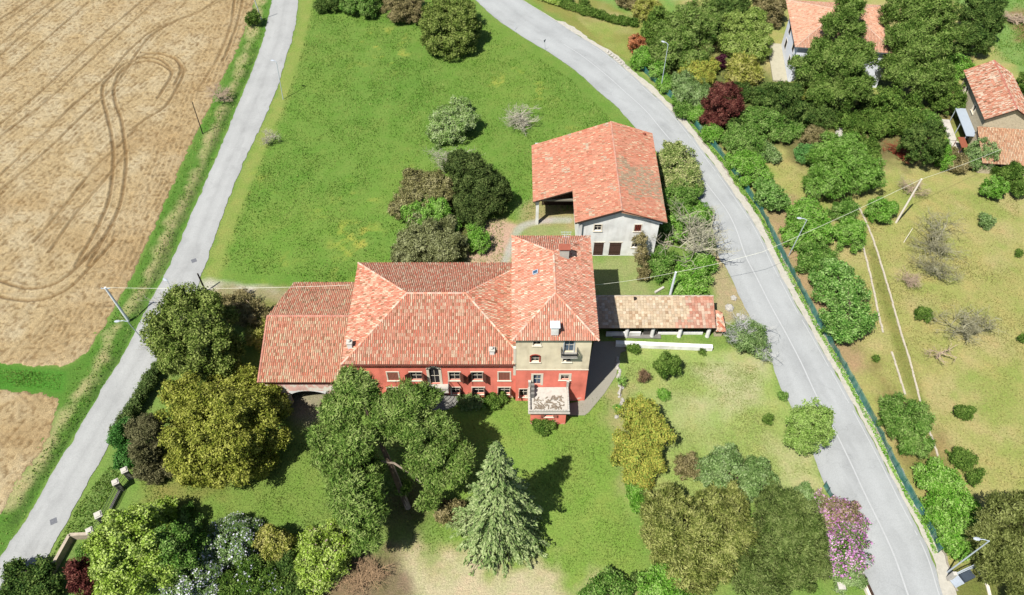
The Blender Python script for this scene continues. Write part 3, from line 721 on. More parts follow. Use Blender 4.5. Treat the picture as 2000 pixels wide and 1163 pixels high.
# ------------------------------------------------------------------ the red villa
VY = 53.66; VX0, VX1 = -19.5, .45; VZ = 8.1
villa = thing('farmhouse', (-9.5, VY, 0), 'long red plastered villa with hipped tile roof, brown shutters and arched balcony door', 'house')
R = lambda a, b, c, d: rect(a, b, c, d, VY, VX0)
up = [(703,722),(759,780),(803,825),(878,899),(922,943),(974,996)]
up_h = [R(a, b, 727, 743) for a, b in up]
lo_h = [R(a, b, 757, 773) for a, b in [(883,899),(924,946),(974,996),(760,780),(700,720)]]
lo_h = [(a, b, max(c, .9), d) for a, b, c, d in lo_h]
door_h = R(841, 860, 722, 750)
attic = [R(c-10, c+10, 714, 719) for c in (712, 766, 813, 852, 887, 933, 986)]
attic = [(a, b, 7.0, 7.55) for a, b, c, d in attic]
sw = [(2,3.2,4.5,6),(6,7.2,4.5,6),(10,11.2,4.5,6)]
box_walls(villa, VX0, VX1, VY, 68.6, VZ, M_red, S=up_h+lo_h+[door_h]+attic, N=[(3,4.2,4.5,6),(8,9.2,4.5,6),(13,14.2,4.5,6),(8,9.2,1,2.4)])
for i, h in enumerate(up_h):
    closed = i in (1, 5)
    window(villa, (VX0, VY), (1,0,0), h, closed=closed, shut=None if closed or i == 0 else True, ang=[(2.4,2.4),(2,2),(2.5,2.2),(None,2.35),(2.25,2.35),(2,2)][i])
for i, h in enumerate(lo_h): window(villa, (VX0, VY), (1,0,0), h, shut=True, ang=[(None,1.7),(1.6,1.7),(1.6,1.8),(1.7,1.7),(1.7,1.7)][i])
for h in attic: window(villa, (VX0, VY), (1,0,0), h, mframe=M_greyplaster, fw=.08, sill=False, bars=False, name='attic_window')
for h in [(3,4.2,4.5,6),(8,9.2,4.5,6),(13,14.2,4.5,6),(8,9.2,1,2.4)]: window(villa, (VX1, 68.6), (-1,0,0), h)
dw = window(villa, (VX0, VY), (1,0,0), door_h, arch=True, sill=False, name='balcony_door', shut=None, fw=.3)
bx0, bx1 = VX0+door_h[0]-.75, VX0+door_h[1]+1.1
b = MB(); b.box(bx0, bx1, VY-1.25, VY-.003, door_h[2]-.22, door_h[2]-.02); bl = b.build('balcony', M_conc, villa, bevel=.02)
for t in (.25, .5, .75): b = MB(); x = bx0+(bx1-bx0)*t; b.box(x-.08, x+.08, VY-.7, VY-.004, door_h[2]-.6, door_h[2]-.222); b.build('corbel', M_conc, bl)
zb = door_h[2]-.02
railing('balcony_railing', bl, [(bx0+.04,VY,zb),(bx0+.04,VY-1.2,zb),(bx1-.04,VY-1.2,zb),(bx1-.04,VY,zb)], 1.0, mottled('white_painted_iron', C(225,222,214), .1, 4, bump=0))
# outer stair: curved steps in front of the balcony
st = MB(); cxs = (bx0+bx1)/2
for i in range(5):
    rr = 1.9-i*.28; z = .17*(i+1); poly = [(cxs+rr*1.5*math.cos(math.pi+math.pi*k/14), VY-.01*(i+1)+rr*math.sin(math.pi+math.pi*k/14)) for k in range(15)]
    st.prism(poly, 0.17*i, z)
st.build('curved_steps', M_concd, villa)
# downpipe
b = MB(); b.tube([(bx1+1.0,VY-.08,zb+.6),(bx1+1.5,VY-.1,zb-.7),(bx1+1.52,VY-.1,0)], .05, 6, None); b.build('downpipe', M_redpipe, villa)
pl, rd = hip_planes(-20.1, 1.9, 53.1, 69.15, VZ+.05, 11.6, -12.75, -5.6)
XT = 0.42
pl = [clip_x(p, XT) for p in pl]; pl = [p for p in pl if len(p) > 2]
rd2 = []
for a, b_ in rd:
    if a.x > XT and b_.x > XT: continue
    if a.x > XT: a = b_.lerp(a, (XT-b_.x)/(a.x-b_.x))
    if b_.x > XT: b_ = a.lerp(b_, (XT-a.x)/(b_.x-a.x))
    rd2.append((a, b_))
vr = roof(villa, pl, rd2, PAL_RED, seed=11)
g = MB(); g.tube([(-20.1,53.02,VZ+.02),(.3,53.02,VZ+.02)], .075, 7); g.build('gutter', mottled('copper_brown_gutter', C(150,84,70), .2, 5, rough=.5, bump=0), villa)
def flue(parent, p, zr, s=.28):
    b = MB(); b.box(p.x-s, p.x+s, p.y-s, p.y+s, zr-.5, zr+.55); c = b.build('chimney', M_white, parent)
    b = MB(); b.box(p.x-s-.08, p.x+s+.08, p.y-s-.08, p.y+s+.08, zr+.55, zr+.62)
    b.lathe(p.x, p.y, [(.14, zr+.62), (.13, zr+.85), (.2, zr+.9), (.06, zr+1.0)], 8); b.build('chimney_cap', M_conc, c)
flue(vr, P(683, 672, 9.3), 9.1); flue(vr, P(961, 688, 8.9), 8.9)

# ------------------------------------------------------------------ the tower house
TY = 53.2; TX0, TX1 = .45, 9.1; TZ = 13.35
tower = thing('tower_house', (4.8, TY, 0), 'tall tower house, cream upper walls over red ground floors, with hipped roof', 'house')
R = lambda a, b, c, d: rect(a, b, c, d, TY, TX0)
zc = on_y(1070, 722, TY).z
top_h = [R(1041,1056,664,675)]; bal_h = R(1101,1120,664,688); mid_h = [R(1037,1053,697,707), R(1099,1115,697,707)]
top_h = [(a, b, c, 12.9) for a, b, c, d in top_h]; bal_h = (bal_h[0], bal_h[1], bal_h[2], 12.9)
low_h = [R(1041,1056,732,752), R(1095,1111,732,742)]; gr_h = [R(1015,1030,760,775)]
gr_h = [(a, b, max(c, .9), d) for a, b, c, d in gr_h]
em = [(3,4,6.9,8.2),(8,9,6.9,8.2),(3,4,10.3,11.6),(8,9,10.3,11.6),(12,13,10.3,11.6)]; el = [(3,4,1,2.4),(11,12,1,2.4),(7,8,3.6,4.9)]
up_w = MB(); wall(up_w, (TX0,TY), (1,0,0), TX1-TX0, zc, TZ, top_h+mid_h+[bal_h]); wall(up_w, (TX0,68.6), (0,-1,0), 68.6-TY, zc, TZ)
wall(up_w, (TX1,TY), (0,1,0), 68.6-TY, zc, TZ, em); wall(up_w, (TX1,68.6), (-1,0,0), TX1-TX0, zc, TZ, [(3,4,10.3,11.6),(6,7,7,8.2)])
up_w.build('upper_wall', M_cream, tower)
lw = MB(); wall(lw, (TX0,TY-.02), (1,0,0), TX1-TX0+.02, 0, zc, low_h+gr_h); wall(lw, (TX0,68.6), (0,-1,0), 68.6-TY+.02, 0, zc)
wall(lw, (TX1+.02,TY-.02), (0,1,0), 68.6-TY+.02, 0, zc, el); wall(lw, (TX1,68.6), (-1,0,0), TX1-TX0, 0, zc, [(4,5.1,0,2.2)])
lw.build('lower_wall', M_red, tower)
b = MB(); b.box(TX0-.3, TX0+.0, TY-.05, TY+.3, zc-1.2, 11.3); b.build('corner_stones', M_frame, tower)
b = MB(); b.box(TX0, TX1+.04, TY-.07, TY-.024, zc-.08, zc+.06); b.build('string_course', M_frame, tower)
for i, h in enumerate(top_h): window(tower, (TX0,TY), (1,0,0), h, fw=.08)
window(tower, (TX0,TY), (1,0,0), mid_h[0], fw=.16, arch=True, mframe=mottled('red_arch_surround', C(224,96,76), .1, 3))
window(tower, (TX0,TY), (1,0,0), mid_h[1], fw=.1)
window(tower, (TX0,TY), (1,0,0), low_h[0], fw=.26, glass=M_glass, name='terrace_door', sill=False)
window(tower, (TX0,TY), (1,0,0), low_h[1], fw=.26, glass=M_dark)
for h in gr_h: window(tower, (TX0,TY), (1,0,0), h, shut=True, ang=(1.7, None))
window(tower, (TX0,TY), (1,0,0), bal_h, fw=.1, glass=M_glass, name='balcony_door', sill=False, mframe=M_galv)
for h in em+el: window(tower, (TX1+.02,TY), (0,1,0), h)
for h in [(3,4,10.3,11.6),(6,7,7,8.2)]: window(tower, (TX1,68.6), (-1,0,0), h)
b = MB(); bx0, bx1 = TX0+bal_h[0]-.35, TX0+bal_h[1]+.45; z = bal_h[2]
b.box(bx0, bx1, TY-.85, TY-.003, z-.14, z-.01); bl = b.build('balcony', M_conc, tower, bevel=.02)
railing('balcony_railing', bl, [(bx0+.04,TY,z),(bx0+.04,TY-.82,z),(bx1-.04,TY-.82,z),(bx1-.04,TY,z)], .95, M_iron, .1, .016)
pl, _ = hip_planes(-3, 3, -3, 3, 1, 2, -1, 1)
x0, x1, y0, y1, ze, zr = .03, 9.78, 52.75, 69.0, TZ, 16.0
A, B, Cc, D = Vector((x0,y0,ze)), Vector((x1,y0,ze)), Vector((x1,y1,ze)), Vector((x0,y1,ze)); E_, F_ = Vector((4.95,57.5,zr)), Vector((4.95,63.8,zr))
tr = roof(tower, [[A,B,E_],[B,Cc,F_,E_],[Cc,D,F_],[D,A,E_,F_]], [(E_,F_),(A,E_),(B,E_),(Cc,F_),(D,F_)], PAL_TOWER, seed=77)
b = MB(); b.box(x0+.3, x1-.3, y0+.3, y0+.45, ze-.32, ze-.07); b.build('cornice', M_frame, tower)
c = P(1084, 640, 14.9)
b = MB(); b.box(c.x-.42, c.x+.42, c.y-.35, c.y+.35, 13.9, 15.35); ch = b.build('chimney', M_white, tr, bevel=.02)
b = MB(); b.box(c.x-.55, c.x+.55, c.y-.5, c.y+.5, 15.352, 15.47); b.build('chimney_cap', M_bright, ch, bevel=.02)
c = P(1103, 493, 16)
b = MB(); b.box(c.x-.6, c.x+.5, c.y-.35, c.y+.35, 15.0, 16.6); ch = b.build('chimney', M_conc, tr)
b = MB()
for dx in (-.42, .32): b.box(c.x+dx-.09, c.x+dx+.09, c.y-.3, c.y+.3, 16.6, 16.85)
b.box(c.x-.75, c.x+.65, c.y-.5, c.y+.5, 16.852, 16.93); b.build('chimney_cap', mottled('terracotta_slab', C(206,120,96), .2, 4), ch)
b = MB(); b.tube([(c.x+.1,c.y+.9,15.6),(c.x+.1,c.y+.9,18.6)], .025, 5)
for k, z in enumerate((18.5, 18.1, 17.7)): b.tube([(c.x-.55+.1*k,c.y+.9,z),(c.x+.75-.1*k,c.y+.9,z)], .018, 4)
for dx in (-.4,-.1,.3,.6): b.tube([(c.x+dx,c.y+.6,18.3),(c.x+dx,c.y+1.2,18.3)], .014, 4)
b.build('aerial', M_galv, tr)
c = P(1046, 531, 15.2)
b = MB(); Ms = Matrix.Translation((c.x, c.y, 15.1)) @ Matrix.Rotation(-.52, 4, 'Y'); b.box(-.35, .35, -.3, .3, 0, .1, None, Ms); sk = b.build('skylight', M_galv, tr)
b = MB(); b.box(-.27, .27, -.22, .22, .102, .11, None, Ms); b.build('skylight_pane', M_glass, sk)
# red porch with a roof terrace
z1 = 4.2
pf = P(1075, 829).y; px0 = on_y(1036, 826, pf).x; px1 = on_y(1104, 826, pf).x; zp = on_y(1075, 804, pf).z
wn = rect(1064, 1080, 809, 814, pf, px0); pc = TY-.05
b = MB(); wall(b, (px0,pf), (1,0,0), px1-px0, 0, zp, [wn]); wall(b, (px0,pc), (0,-1,0), pc-pf, 0, zp, [(1.2,2.1,0,2.1)]); wall(b, (px1,pf), (0,1,0), pc-pf, 0, zp, [(1.2,2.2,.9,2)])
po = b.build('porch', M_red, tower)
window(po, (px0,pf), (1,0,0), wn, closed=False, shut=True, ang=(2.9, 2.9), fw=.1, shut_m=M_shutter_pink, name='porch_window')
b = MB(); b.box(px0-.32, px1+.42, pf-.4, pc, zp+.002, zp+.22); b.build('terrace_slab', M_conc, po, bevel=.03)
b = MB(); hh = zp+.2
for a in ((px0-.24, px0-.04, pf-.3, pc-.01), (px1+.14, px1+.34, pf-.3, pc-.01), (px0-.038, px1+.138, pf-.3, pf-.12)): b.box(a[0], a[1], a[2], a[3], hh, hh+.42)
b.build('parapet', M_conc, po, bevel=.02)
rs = random.Random(3)
for k in range(13):
    b = MB(); b.box(px0+.1+k*(px1-px0)/13, px0+.1+(k+.6)*(px1-px0)/13, pf-.29, pf-.13, hh+.422, hh+.5); b.build('coping_block', M_whitestone, po)
n_ = int((pc-pf)/.55)
for k in range(n_):
    for xa in (px0-.22, px1+.16): b = MB(); b.box(xa, xa+.16, pf+k*.55, pf+k*.55+.36, hh+.422, hh+.5); b.build('coping_block', M_whitestone, po)
b = MB()
for xa in (px0-.26, px1+.1): b.box(xa, xa+.26, pc-.3, pc-.02, hh, hh+1.5); b.box(xa-.04, xa+.3, pc-.34, pc-.015, hh+1.502, hh+1.6)
b.build('terrace_pillar', M_conc, po)
b = MB()
for k in range(70):
    x = px0+.4+(px1-px0-.6)*rs.random(); y = pf+.2+1.7*rs.random()**1.3; a = rs.random()*6.28; l_ = rs.uniform(.05,.4)
    M = Matrix.Translation((x,y,zp+.26)) @ Matrix.Rotation(a, 4, 'Z') @ Matrix.Rotation(rs.uniform(-.2,.2), 4, 'X'); b.box(-l_, l_, -.06, .06, 0, .03+.05*rs.random(), None, M)
o = b.build('rubble', mottled('broken_slate_rubble', C(176,160,140), .35, 5)); tag(o, 'broken slabs and rubble heaped on the terrace above the red porch', 'rubble')
for k, (a0, a1) in enumerate((((px0-.1, px0+.3), M_whitestone),)):
    b = MB(); 
    for j in range(3): b.box(px0+.05, px0+.45, pc-1.6+j*.5, pc-1.3+j*.5, zp+.222, zp+.222+.9+.2*j)
    o = b.build('stone_pots', M_concd); tag(o, 'grey stone pots lined up by the terrace door', 'plant pots')
# paved yard beside the tower
pt = MB(); poly = px((1160,668),(1262,668),(1212,690),(1203,735),(1180,770),(1150,806),(1142,812),(1110,812),(1108,790),(1132,785)); pt.prism([p[:2] for p in poly], -.05, .09)
tag(pt.build('paved_yard', asphalt('cracked_yard_concrete', C(196,190,172))), kind='structure')

# ------------------------------------------------------------------ left outbuilding
out = thing('outbuilding', (-25.5, 52.8, 0), 'low outbuilding left of the villa with tiled roof and open arched cart door', 'barn')
ax = on_y(574, 790, 52.8).x; bxx = on_y(646, 790, 52.8).x; zz = on_y(610, 764, 52.8).z; OX = -30.0
ho = [(ax-OX, bxx-OX, 0, zz)]
b = MB(); wall(b, (OX,52.8), (1,0,0), VX0-OX-.02, 0, 5.5, ho); wall(b, (OX,60.4), (0,-1,0), 7.6, 0, 5.6, [(2,3,2,3.2)]); wall(b, (-28.3,67), (-1.7/6.8,-1,0), 6.82, 0, 5.6); wall(b, (VX0-.02,67), (-1,0,0), 8.8, 0, 5.6)
b.face(((OX,60.4,5.6),(OX,52.8,5.6),(OX,60.4,7.7))); b.build('wall', peeling('pinkish_plaster', C(236,190,176,KW), C(238,230,214,KW), lo=.52), out)
b = MB(); b.box(OX+.05, VX0-.05, 52.66, 52.797, 4.55, 4.85); b.build('red_band', mottled('faded_red_band', C(214,120,112), .3, 3), out)
b = MB(); b.box(OX, VX0-.05, 52.6, 52.797, 4.95, 5.35); b.build('gutter_band', M_greyplaster, out)
b = MB(); wx = (ax+bxx)/2; q = bxx-ax; n_ = 12
for k in range(n_):
    t0, t1 = k/n_, (k+1)/n_; f_ = lambda t: zz-.85*(abs(2*t-1)**2.2)
    b.face(((ax+q*t0,52.79,f_(t0)),(ax+q*t1,52.79,f_(t1)),(ax+q*t1,52.79,zz+.02),(ax+q*t0,52.79,zz+.02)))
b.build('arch_spandrel', M_white, out)
b = MB(); b.box(ax-.4, bxx+.4, 56.5, 56.6, 0, 5); b.build('dark_interior', M_dark, out)  # near-black sheet: the shade inside the cart door is put into its colour
b = MB(); M = Matrix.Translation((bxx-.05,52.7,0)) @ Matrix.Rotation(-1.9, 4, 'Z'); b.box(0, 1.8, -.04, .04, .1, zz-.4, None, M); b.build('door_leaf', M_door, out)
a1, a2, a3, a4, a5, a6 = [Vector(v) for v in ((-30.4,52.2,5.65),(-19.55,52.2,5.65),(-19.55,60.6,7.8),(-30.4,60.6,7.8),(-28.7,67.5,6.15),(-19.55,67.5,6.15))]
roof(out, [[a1,a2,a3,a4],[a4,a3,a6,a5]], [(a4,a3),(a1,a4)], PAL_LEFT, seed=31, cap_pal=[(1, C(240,170,148))])

# ------------------------------------------------------------------ the big barn with the open bay
BY = 78.0; BN = 96.0
barn = thing('barn', (15, BY, 0), 'big barn with broad red tiled gable roof, whitewashed front and open corner bay', 'barn')
BX0, BX1 = 9.45, 20.6
R = lambda a, b, c, d: rect(a, b, c, d, BY, BX0)
w1, w2 = R(1160,1174,439,451), R(1238,1251,439,452); d1, d2, d3 = R(1158,1177,474,498), R(1188,1211,474,498), R(1231,1242,475,497)
d1, d2 = (d1[0], d1[1], 0, d1[3]), (d2[0], d2[1], 0, d2[3]); w3 = (d3[0], d3[1], d3[3]-.9, d3[3])
ze2, zp2, xp2 = 7.35, 9.55, 15.0
sl = (zp2-7.4)/(xp2-9.45)
b = MB(); wall(b, (BX0,BY), (1,0,0), BX1-BX0, 0, 7.2, [w1, w2, d1, d2, w3]); wall(b, (BX0,BN), (0,-1,0), BN-BY, 0, 7.2); wall(b, (BX1,BY), (0,1,0), BN-BY, 0, 7.2, [(4,5.2,4.4,5.6),(10,11.2,4.4,5.6)]); wall(b, (BX1,BN), (-1,0,0), BX1-BX0, 0, 7.2)
b.face(((BX0,BY,7.2),(BX1,BY,7.2),(xp2,BY,9.5))); b.face(((BX1,BN,7.2),(BX0,BN,7.2),(xp2,BN,9.5)))
b.box(BX0-.02, BX0+.35, BY-.35, BY-.004, 0, 6.9); b.build('wall', M_white, barn)
for h in (w1, w2): window(barn, (BX0,BY), (1,0,0), h, fw=.12, mframe=M_frame)
window(barn, (BX0,BY), (1,0,0), w3, fw=.08)
b = MB()
for k in range(4): x = BX0+w2[0]+.1+k*(w2[1]-w2[0])/4; b.box(x, x+.12, BY-.06, BY-.03, w2[2], w2[3])
b.build('window_slats', M_redpipe, barn)
for h in (d1, d2):
    b = MB(); n_ = 7; s_ = (h[1]-h[0])/n_
    for k in range(n_): b.box(BX0+h[0]+k*s_+.01, BX0+h[0]+(k+1)*s_-.01, BY+.05, BY+.1, .03, h[3]-.03)
    dd = b.build('door', M_door, barn)
    b = MB(); b.box(BX0+h[0]+.05, BX0+h[1]-.05, BY+.02, BY+.048, h[3]*.25, h[3]*.25+.12); b.box(BX0+h[0]+.05, BX0+h[1]-.05, BY+.02, BY+.048, h[3]*.75, h[3]*.75+.12); b.build('door_rail', M_wood, dd)
    b = MB(); b.box(BX0+h[0]-.12, BX0+h[1]+.12, BY-.05, BY-.004, h[3], h[3]+.14); b.build('lintel', M_frame, dd)
# grey rafters board following the gable
b = MB(); 
for (xa, za, xb, zb2) in ((BX0-.3,7.32,xp2,9.5),(xp2,9.5,BX1+.3,7.3)):
    q = [(xa,BY-.45,za-.35),(xb,BY-.45,zb2-.35),(xb,BY-.45,zb2-.02),(xa,BY-.45,za-.02)]; b.face(q)
    b.face([(xa,BY-.45,za-.35),(xa,BY-.005,za-.35),(xb,BY-.005,zb2-.35),(xb,BY-.45,zb2-.35)])
b.build('verge_board', M_greyplaster, barn)
# open bay: pillar, beams, side and back walls
b = MB(); b.box(3.55, 3.98, 84.35, 84.78, 0, 4.95); b.build('pillar', M_white, barn, bevel=.02)
b = MB(); b.box(3.6, BX0-.01, 84.45, 84.68, 4.75, 5.05); b.box(3.65, 3.9, 84.8, 95.9, 4.7, 4.98)
for k in range(4): b.box(3.6, BX0-.01, 86.5+k*2.6, 86.68+k*2.6, 4.7, 4.9)
b.build('beam', mottled('grey_beam', C(176,168,150), .2, 4), barn)
b = MB(); wall(b, (3.6,96), (0,-1,0), 7.5, 0, 4.95); wall(b, (BX0,96), (-1,0,0), 5.85, 0, 4.95); b.build('bay_wall', M_white, barn)
b = MB()
for k in range(20): b.box(4.6+k*.24, 4.6+k*.24+.22, 88.6, 88.66, 0, 3.6+.1*math.sin(k*2.3))
b.build('board_partition', M_wood, barn)
b = MB(); b.box(4.5, BX0-.1, 88.5, 88.59, 3.7, 3.95); b.build('loft_edge', mottled('pale_loft_board', C(190,186,170), .2, 4), barn)
xw, xe = 3.1, 21.45; zw = 9.8-sl*(xp2-xw); zs = zp2+.08; sl2 = (zs-ze2)/(xe-xp2)
Z1 = lambda x: zs-(xp2-x)*sl
ys, yn, ynt = 77.35, 96.6, 83.9
vv = lambda x, y, z: Vector((x, y, z))
pA = [vv(8.75,ys,Z1(8.75)), vv(xp2,ys,zs), vv(xp2,yn,zs), vv(8.75,yn,Z1(8.75))]
pB = [vv(xw,ynt,Z1(xw)), vv(8.745,ynt,Z1(8.745)), vv(8.745,yn,Z1(8.745)), vv(xw,yn,Z1(xw))]
pC = [vv(xp2,ys,zs), vv(xe,ys,ze2), vv(xe+.1,yn,ze2), vv(xp2,yn,zs)]
def bsp(w, rs):
    if w.x > 15.2:
        t = 88-w.y+rs.uniform(-.7,.7)+math.sin(w.x*1.7)*.8
        if 0 < t < 6.8 and rs.random() < .8: return PAL_GREY
    else:
        v = math.sin(w.x*1.1+2)*math.sin(w.y*.9)+.5*math.sin(w.x*2.3+w.y*1.3)
        if v > 1.05 and rs.random() < .6: return [(1, C(248,222,192))]
    return None
br = roof(barn, [pA, pB, pC], [(pA[1], pA[2])], PAL_BARN, seed=41, special=bsp, cap_pal=[(1, C(242,184,160))])
b = MB(); c = P(1258, 264, 7.9); b.lathe(c.x, c.y, [(.16,7.2),(.16,8.1),(.26,8.15),(.1,8.3)], 8); b.build('vent_pipe', M_redpipe, br)
# grey steel pergola behind the barn
pg = MB(); rs = random.Random(2)
for x in (3.9, 5.4, 6.9, 8.4):
    for y in (96.9, 99.4): pg.box(x-.09, x+.09, y, y+.18, 0, 2.9)
    pg.box(x-.08, x+.08, 96.8, 99.7, 2.9, 3.05)
for y in (96.99, 98.2, 99.49): pg.box(3.7, 9.6, y-.08, y+.08, 3.052, 3.2)
tag(pg.build('pergola', mottled('pale_grey_steel', C(222,222,214,1.9), .1, 4)), 'pale grey steel frame pergola behind the big barn', 'pergola')

# ------------------------------------------------------------------ long low shed
shed = thing('shed', (19, 65, 0), 'long low shed with square pale tiles on a lean-to roof and round white pillars', 'shed')
sx0, sx1 = 9.9, 26.75; yb = 66.8
b = MB(); wall(b, (sx1-.3,66.6), (-1,0,0), sx1-sx0-.4, 0, 3.5); wall(b, (sx0,66.6), (0,-1,0), 3.2, 0, 3.2); wall(b, (sx1-.3,63.9), (0,1,0), 2.7, 0, 2.5)
wall(b, (sx0+.1,66.3), (1,0,0), sx1-sx0-.5, 0, 3.3); b.build('wall', M_stonewall, shed)
for x in (1222, 1272, 1325, 1380):
    p = P(x, 652); b = MB(); b.lathe(p.x, 63.3, [(.3,0),(.27,.4),(.25,2.3),(.32,2.42)], 14); b.build('pillar', M_white, shed, smooth=False)
b = MB(); b.box(sx0+.2, sx1-.2, 63.1, 63.35, 2.1, 2.42); b.build('beam', M_wood, shed)
b = MB(); b.box(12.6, 17.2, 63.3, 63.5, 0, .85); b.box(19.6, 25.6, 63.6, 63.8, 0, .5); b.build('low_wall', M_white, shed)
b = MB(); b.box(17.6, 19.4, 63.5, 63.57, 0, 1.7); b.build('door', mottled('grey_board_door', C(120,116,110), .3, 6), shed)
def ssp(w, rs):
    if w.x > 23.2+rs.uniform(-.3,.3): return [(.45, C(230,176,150)), (.3, C(222,156,130)), (.25, C(236,204,178))]
    if w.y < 63.8 and w.x > 21.5: return [(.6, C(232,178,150)), (.4, C(228,202,174))]
    if w.x < 13.5: return [(.6, C(222,196,168)), (.4, C(236,220,200))]
    return None
roof(shed, [[vv(sx0,62.75,2.5), vv(sx1,62.75,2.5), vv(sx1+.15,67.2,3.75), vv(sx0,67.2,3.75)]], [(vv(sx0,67.2,3.72), vv(sx1+.15,67.2,3.72))], PAL_FLAT, seed=51, special=ssp, T=.40, L=.40, amp=.035, step=.03, nprof=8, flat=True, cap_pal=[(1, C(222,208,186))])
b = MB(); c = P(1240, 584, 3.9); b.lathe(c.x, c.y, [(.14,3.5),(.14,4.05),(.22,4.1)], 8); b.build('vent_pipe', M_poled, shed)
# low broken lean-to at the shed's end
lt = thing('ruined_lean_to', (28, 64.5, 0), 'small collapsed lean-to of loose tiles at the shed end', 'lean-to')
roof(lt, [[vv(26.95,62.9,1.5), vv(28.4,63.1,1.2), vv(28.2,65.9,1.9), vv(26.95,66.1,2.1)]], [], PAL_OLD, seed=9, T=.4, L=.4, flat=True, nprof=8)
b = MB(); b.box(27.1, 28.1, 63.3, 65.6, 0, 1.3); b.build('wall', M_stonewall, lt)

# ------------------------------------------------------------------ white house, top right
def obl_house(O, ang): return Matrix.Translation(O) @ Matrix.Rotation(ang, 4, 'Z')
wb = P(1530, 166)                                # foot of its near west corner
zw_ = on_y(1553, 93, wb.y+.3).z
SWp = P(1553, 93, zw_); NWp = P(1535, 1, zw_)
vec = (NWp-SWp); ang = math.atan2(vec.y, vec.x)-math.pi/2; Lw = vec.length
wh = thing('white_house', (wb.x, wb.y, 0), 'white house with salmon hipped roof half hidden behind tall dark trees', 'house')
MW = Matrix.Translation((SWp.x, SWp.y, 0)) @ Matrix.Rotation(ang, 4, 'Z')
LE = 17.0; hz = zw_+3.0
q = lambda x, y, z: MW @ Vector((x, y, z))
ovh = .7
rx = Vector((math.cos(ang), math.sin(ang), 0)); ry = Vector((-math.sin(ang), math.cos(ang), 0))
NW_ = 3.2
w0 = q(ovh, ovh, 0); n0 = q(ovh, Lw-NW_, 0); e0 = q(LE-ovh, ovh, 0); ne0 = q(LE-ovh, Lw-NW_, 0)
hw = [(2.0,3.1,zw_*.62,zw_*.62+1.5),(6.0,7.1,zw_*.62,zw_*.62+1.5),(2.0,3.1,zw_*.2,zw_*.2+1.5),(6.0,7.1,zw_*.2,zw_*.2+1.5)]
Ww = Lw-ovh-NW_
hw = [(Ww*.2,Ww*.2+1.5,zw_*.58,zw_*.58+1.9),(Ww*.68,Ww*.68+1.5,zw_*.58,zw_*.58+1.9),(Ww*.2,Ww*.2+1.5,zw_*.18,zw_*.18+1.9),(Ww*.68,Ww*.68+1.5,zw_*.18,zw_*.18+1.9)]
b = MB(); wall(b, n0, -ry, Ww, 0, zw_, hw); wall(b, w0, rx, LE-2*ovh, 0, zw_, [(2,3.1,zw_*.6,zw_*.6+1.5),(6,7.1,zw_*.6,zw_*.6+1.5),(10,11.1,zw_*.6,zw_*.6+1.5)]); wall(b, e0, ry, Ww, 0, zw_); wall(b, ne0, -rx, LE-2*ovh, 0, zw_)
b.build('wall', M_bright, wh)
for h in hw: window(wh, n0, -ry, h, fw=.03, bars=False, sill=False, pd=.02)
for h in [(2,3.1,zw_*.6,zw_*.6+1.5),(6,7.1,zw_*.6,zw_*.6+1.5),(10,11.1,zw_*.6,zw_*.6+1.5)]: window(wh, w0, rx, h, fw=.06)
pw, rw = hip_planes(0, LE, 0, Lw, zw_, hz, Lw*.5, LE-Lw*.5)
pw = [[MW @ v for v in p] for p in pw]; rw = [(MW @ a, MW @ b_) for a, b_ in rw]
roof(wh, pw, rw, PAL_PALE, deck=M_bright, seed=61, cap_pal=[(1, C(244,206,182))])
b = MB(); M2 = Matrix.Translation((n0.x, n0.y, 0)) @ Matrix.Rotation(ang, 4, 'Z')
b.box(-2.6, -.02, -Ww-.2, .2, 0, .3, None, M2); b.build('side_terrace', mottled('cream_paving', C(232,224,196), .12, 2), wh)

# ------------------------------------------------------------------ stone house, right edge
zs_ = 6.0
a = P(1882, 139, zs_); b_ = P(1923, 235, zs_); pk = P(1990, 222, zs_+2.3); nk = P(1946, 124.5, zs_+2.3)
vy = (a-b_); an2 = math.atan2(vy.y, vy.x)-math.pi/2; LS = vy.length
MS = Matrix.Translation((b_.x, b_.y, 0)) @ Matrix.Rotation(an2, 4, 'Z')
half = (MS.inverted() @ Vector((pk.x, pk.y, 0))).x
sh = thing('stone_house', (b_.x, b_.y, 0), 'stone house with mottled old tile roof and lean-to at the right edge', 'house')
q = lambda x, y, z: MS @ Vector((x, y, z)); rx = Vector((math.cos(an2), math.sin(an2), 0)); ry = Vector((-math.sin(an2), math.cos(an2), 0))
hw2 = 2*half; zr2 = zs_+2.3
b = MB(); w0 = q(.5,.5,0); wall(b, q(.5,LS-.5,0), -ry, LS-1, 0, zs_, [(2,3,3.6,4.9),(7,8,3.6,4.9),(9.5,10.5,0,2.1)]); wall(b, w0, rx, hw2-1, 0, zs_); wall(b, q(hw2-.5,.5,0), ry, LS-1, 0, zs_); wall(b, q(hw2-.5,LS-.5,0), -rx, hw2-1, 0, zs_)
b.face((q(.5,.5,zs_),q(hw2-.5,.5,zs_),q(half,.5,zr2-.1))); b.face((q(hw2-.5,LS-.5,zs_),q(.5,LS-.5,zs_),q(half,LS-.5,zr2-.1))); b.build('wall', M_stonewall, sh)
for h in [(2,3,3.6,4.9),(7,8,3.6,4.9)]: window(sh, q(.5,LS-.5,0), -ry, h)
roof(sh, [[q(0,0,zs_),q(half,0,zr2),q(half,LS,zr2),q(0,LS,zs_)],[q(half,0,zr2),q(hw2,0,zs_),q(hw2,LS,zs_),q(half,LS,zr2)]], [(q(half,0,zr2),q(half,LS,zr2))], PAL_OLD, seed=71, cap_pal=[(1, C(232,150,130))])
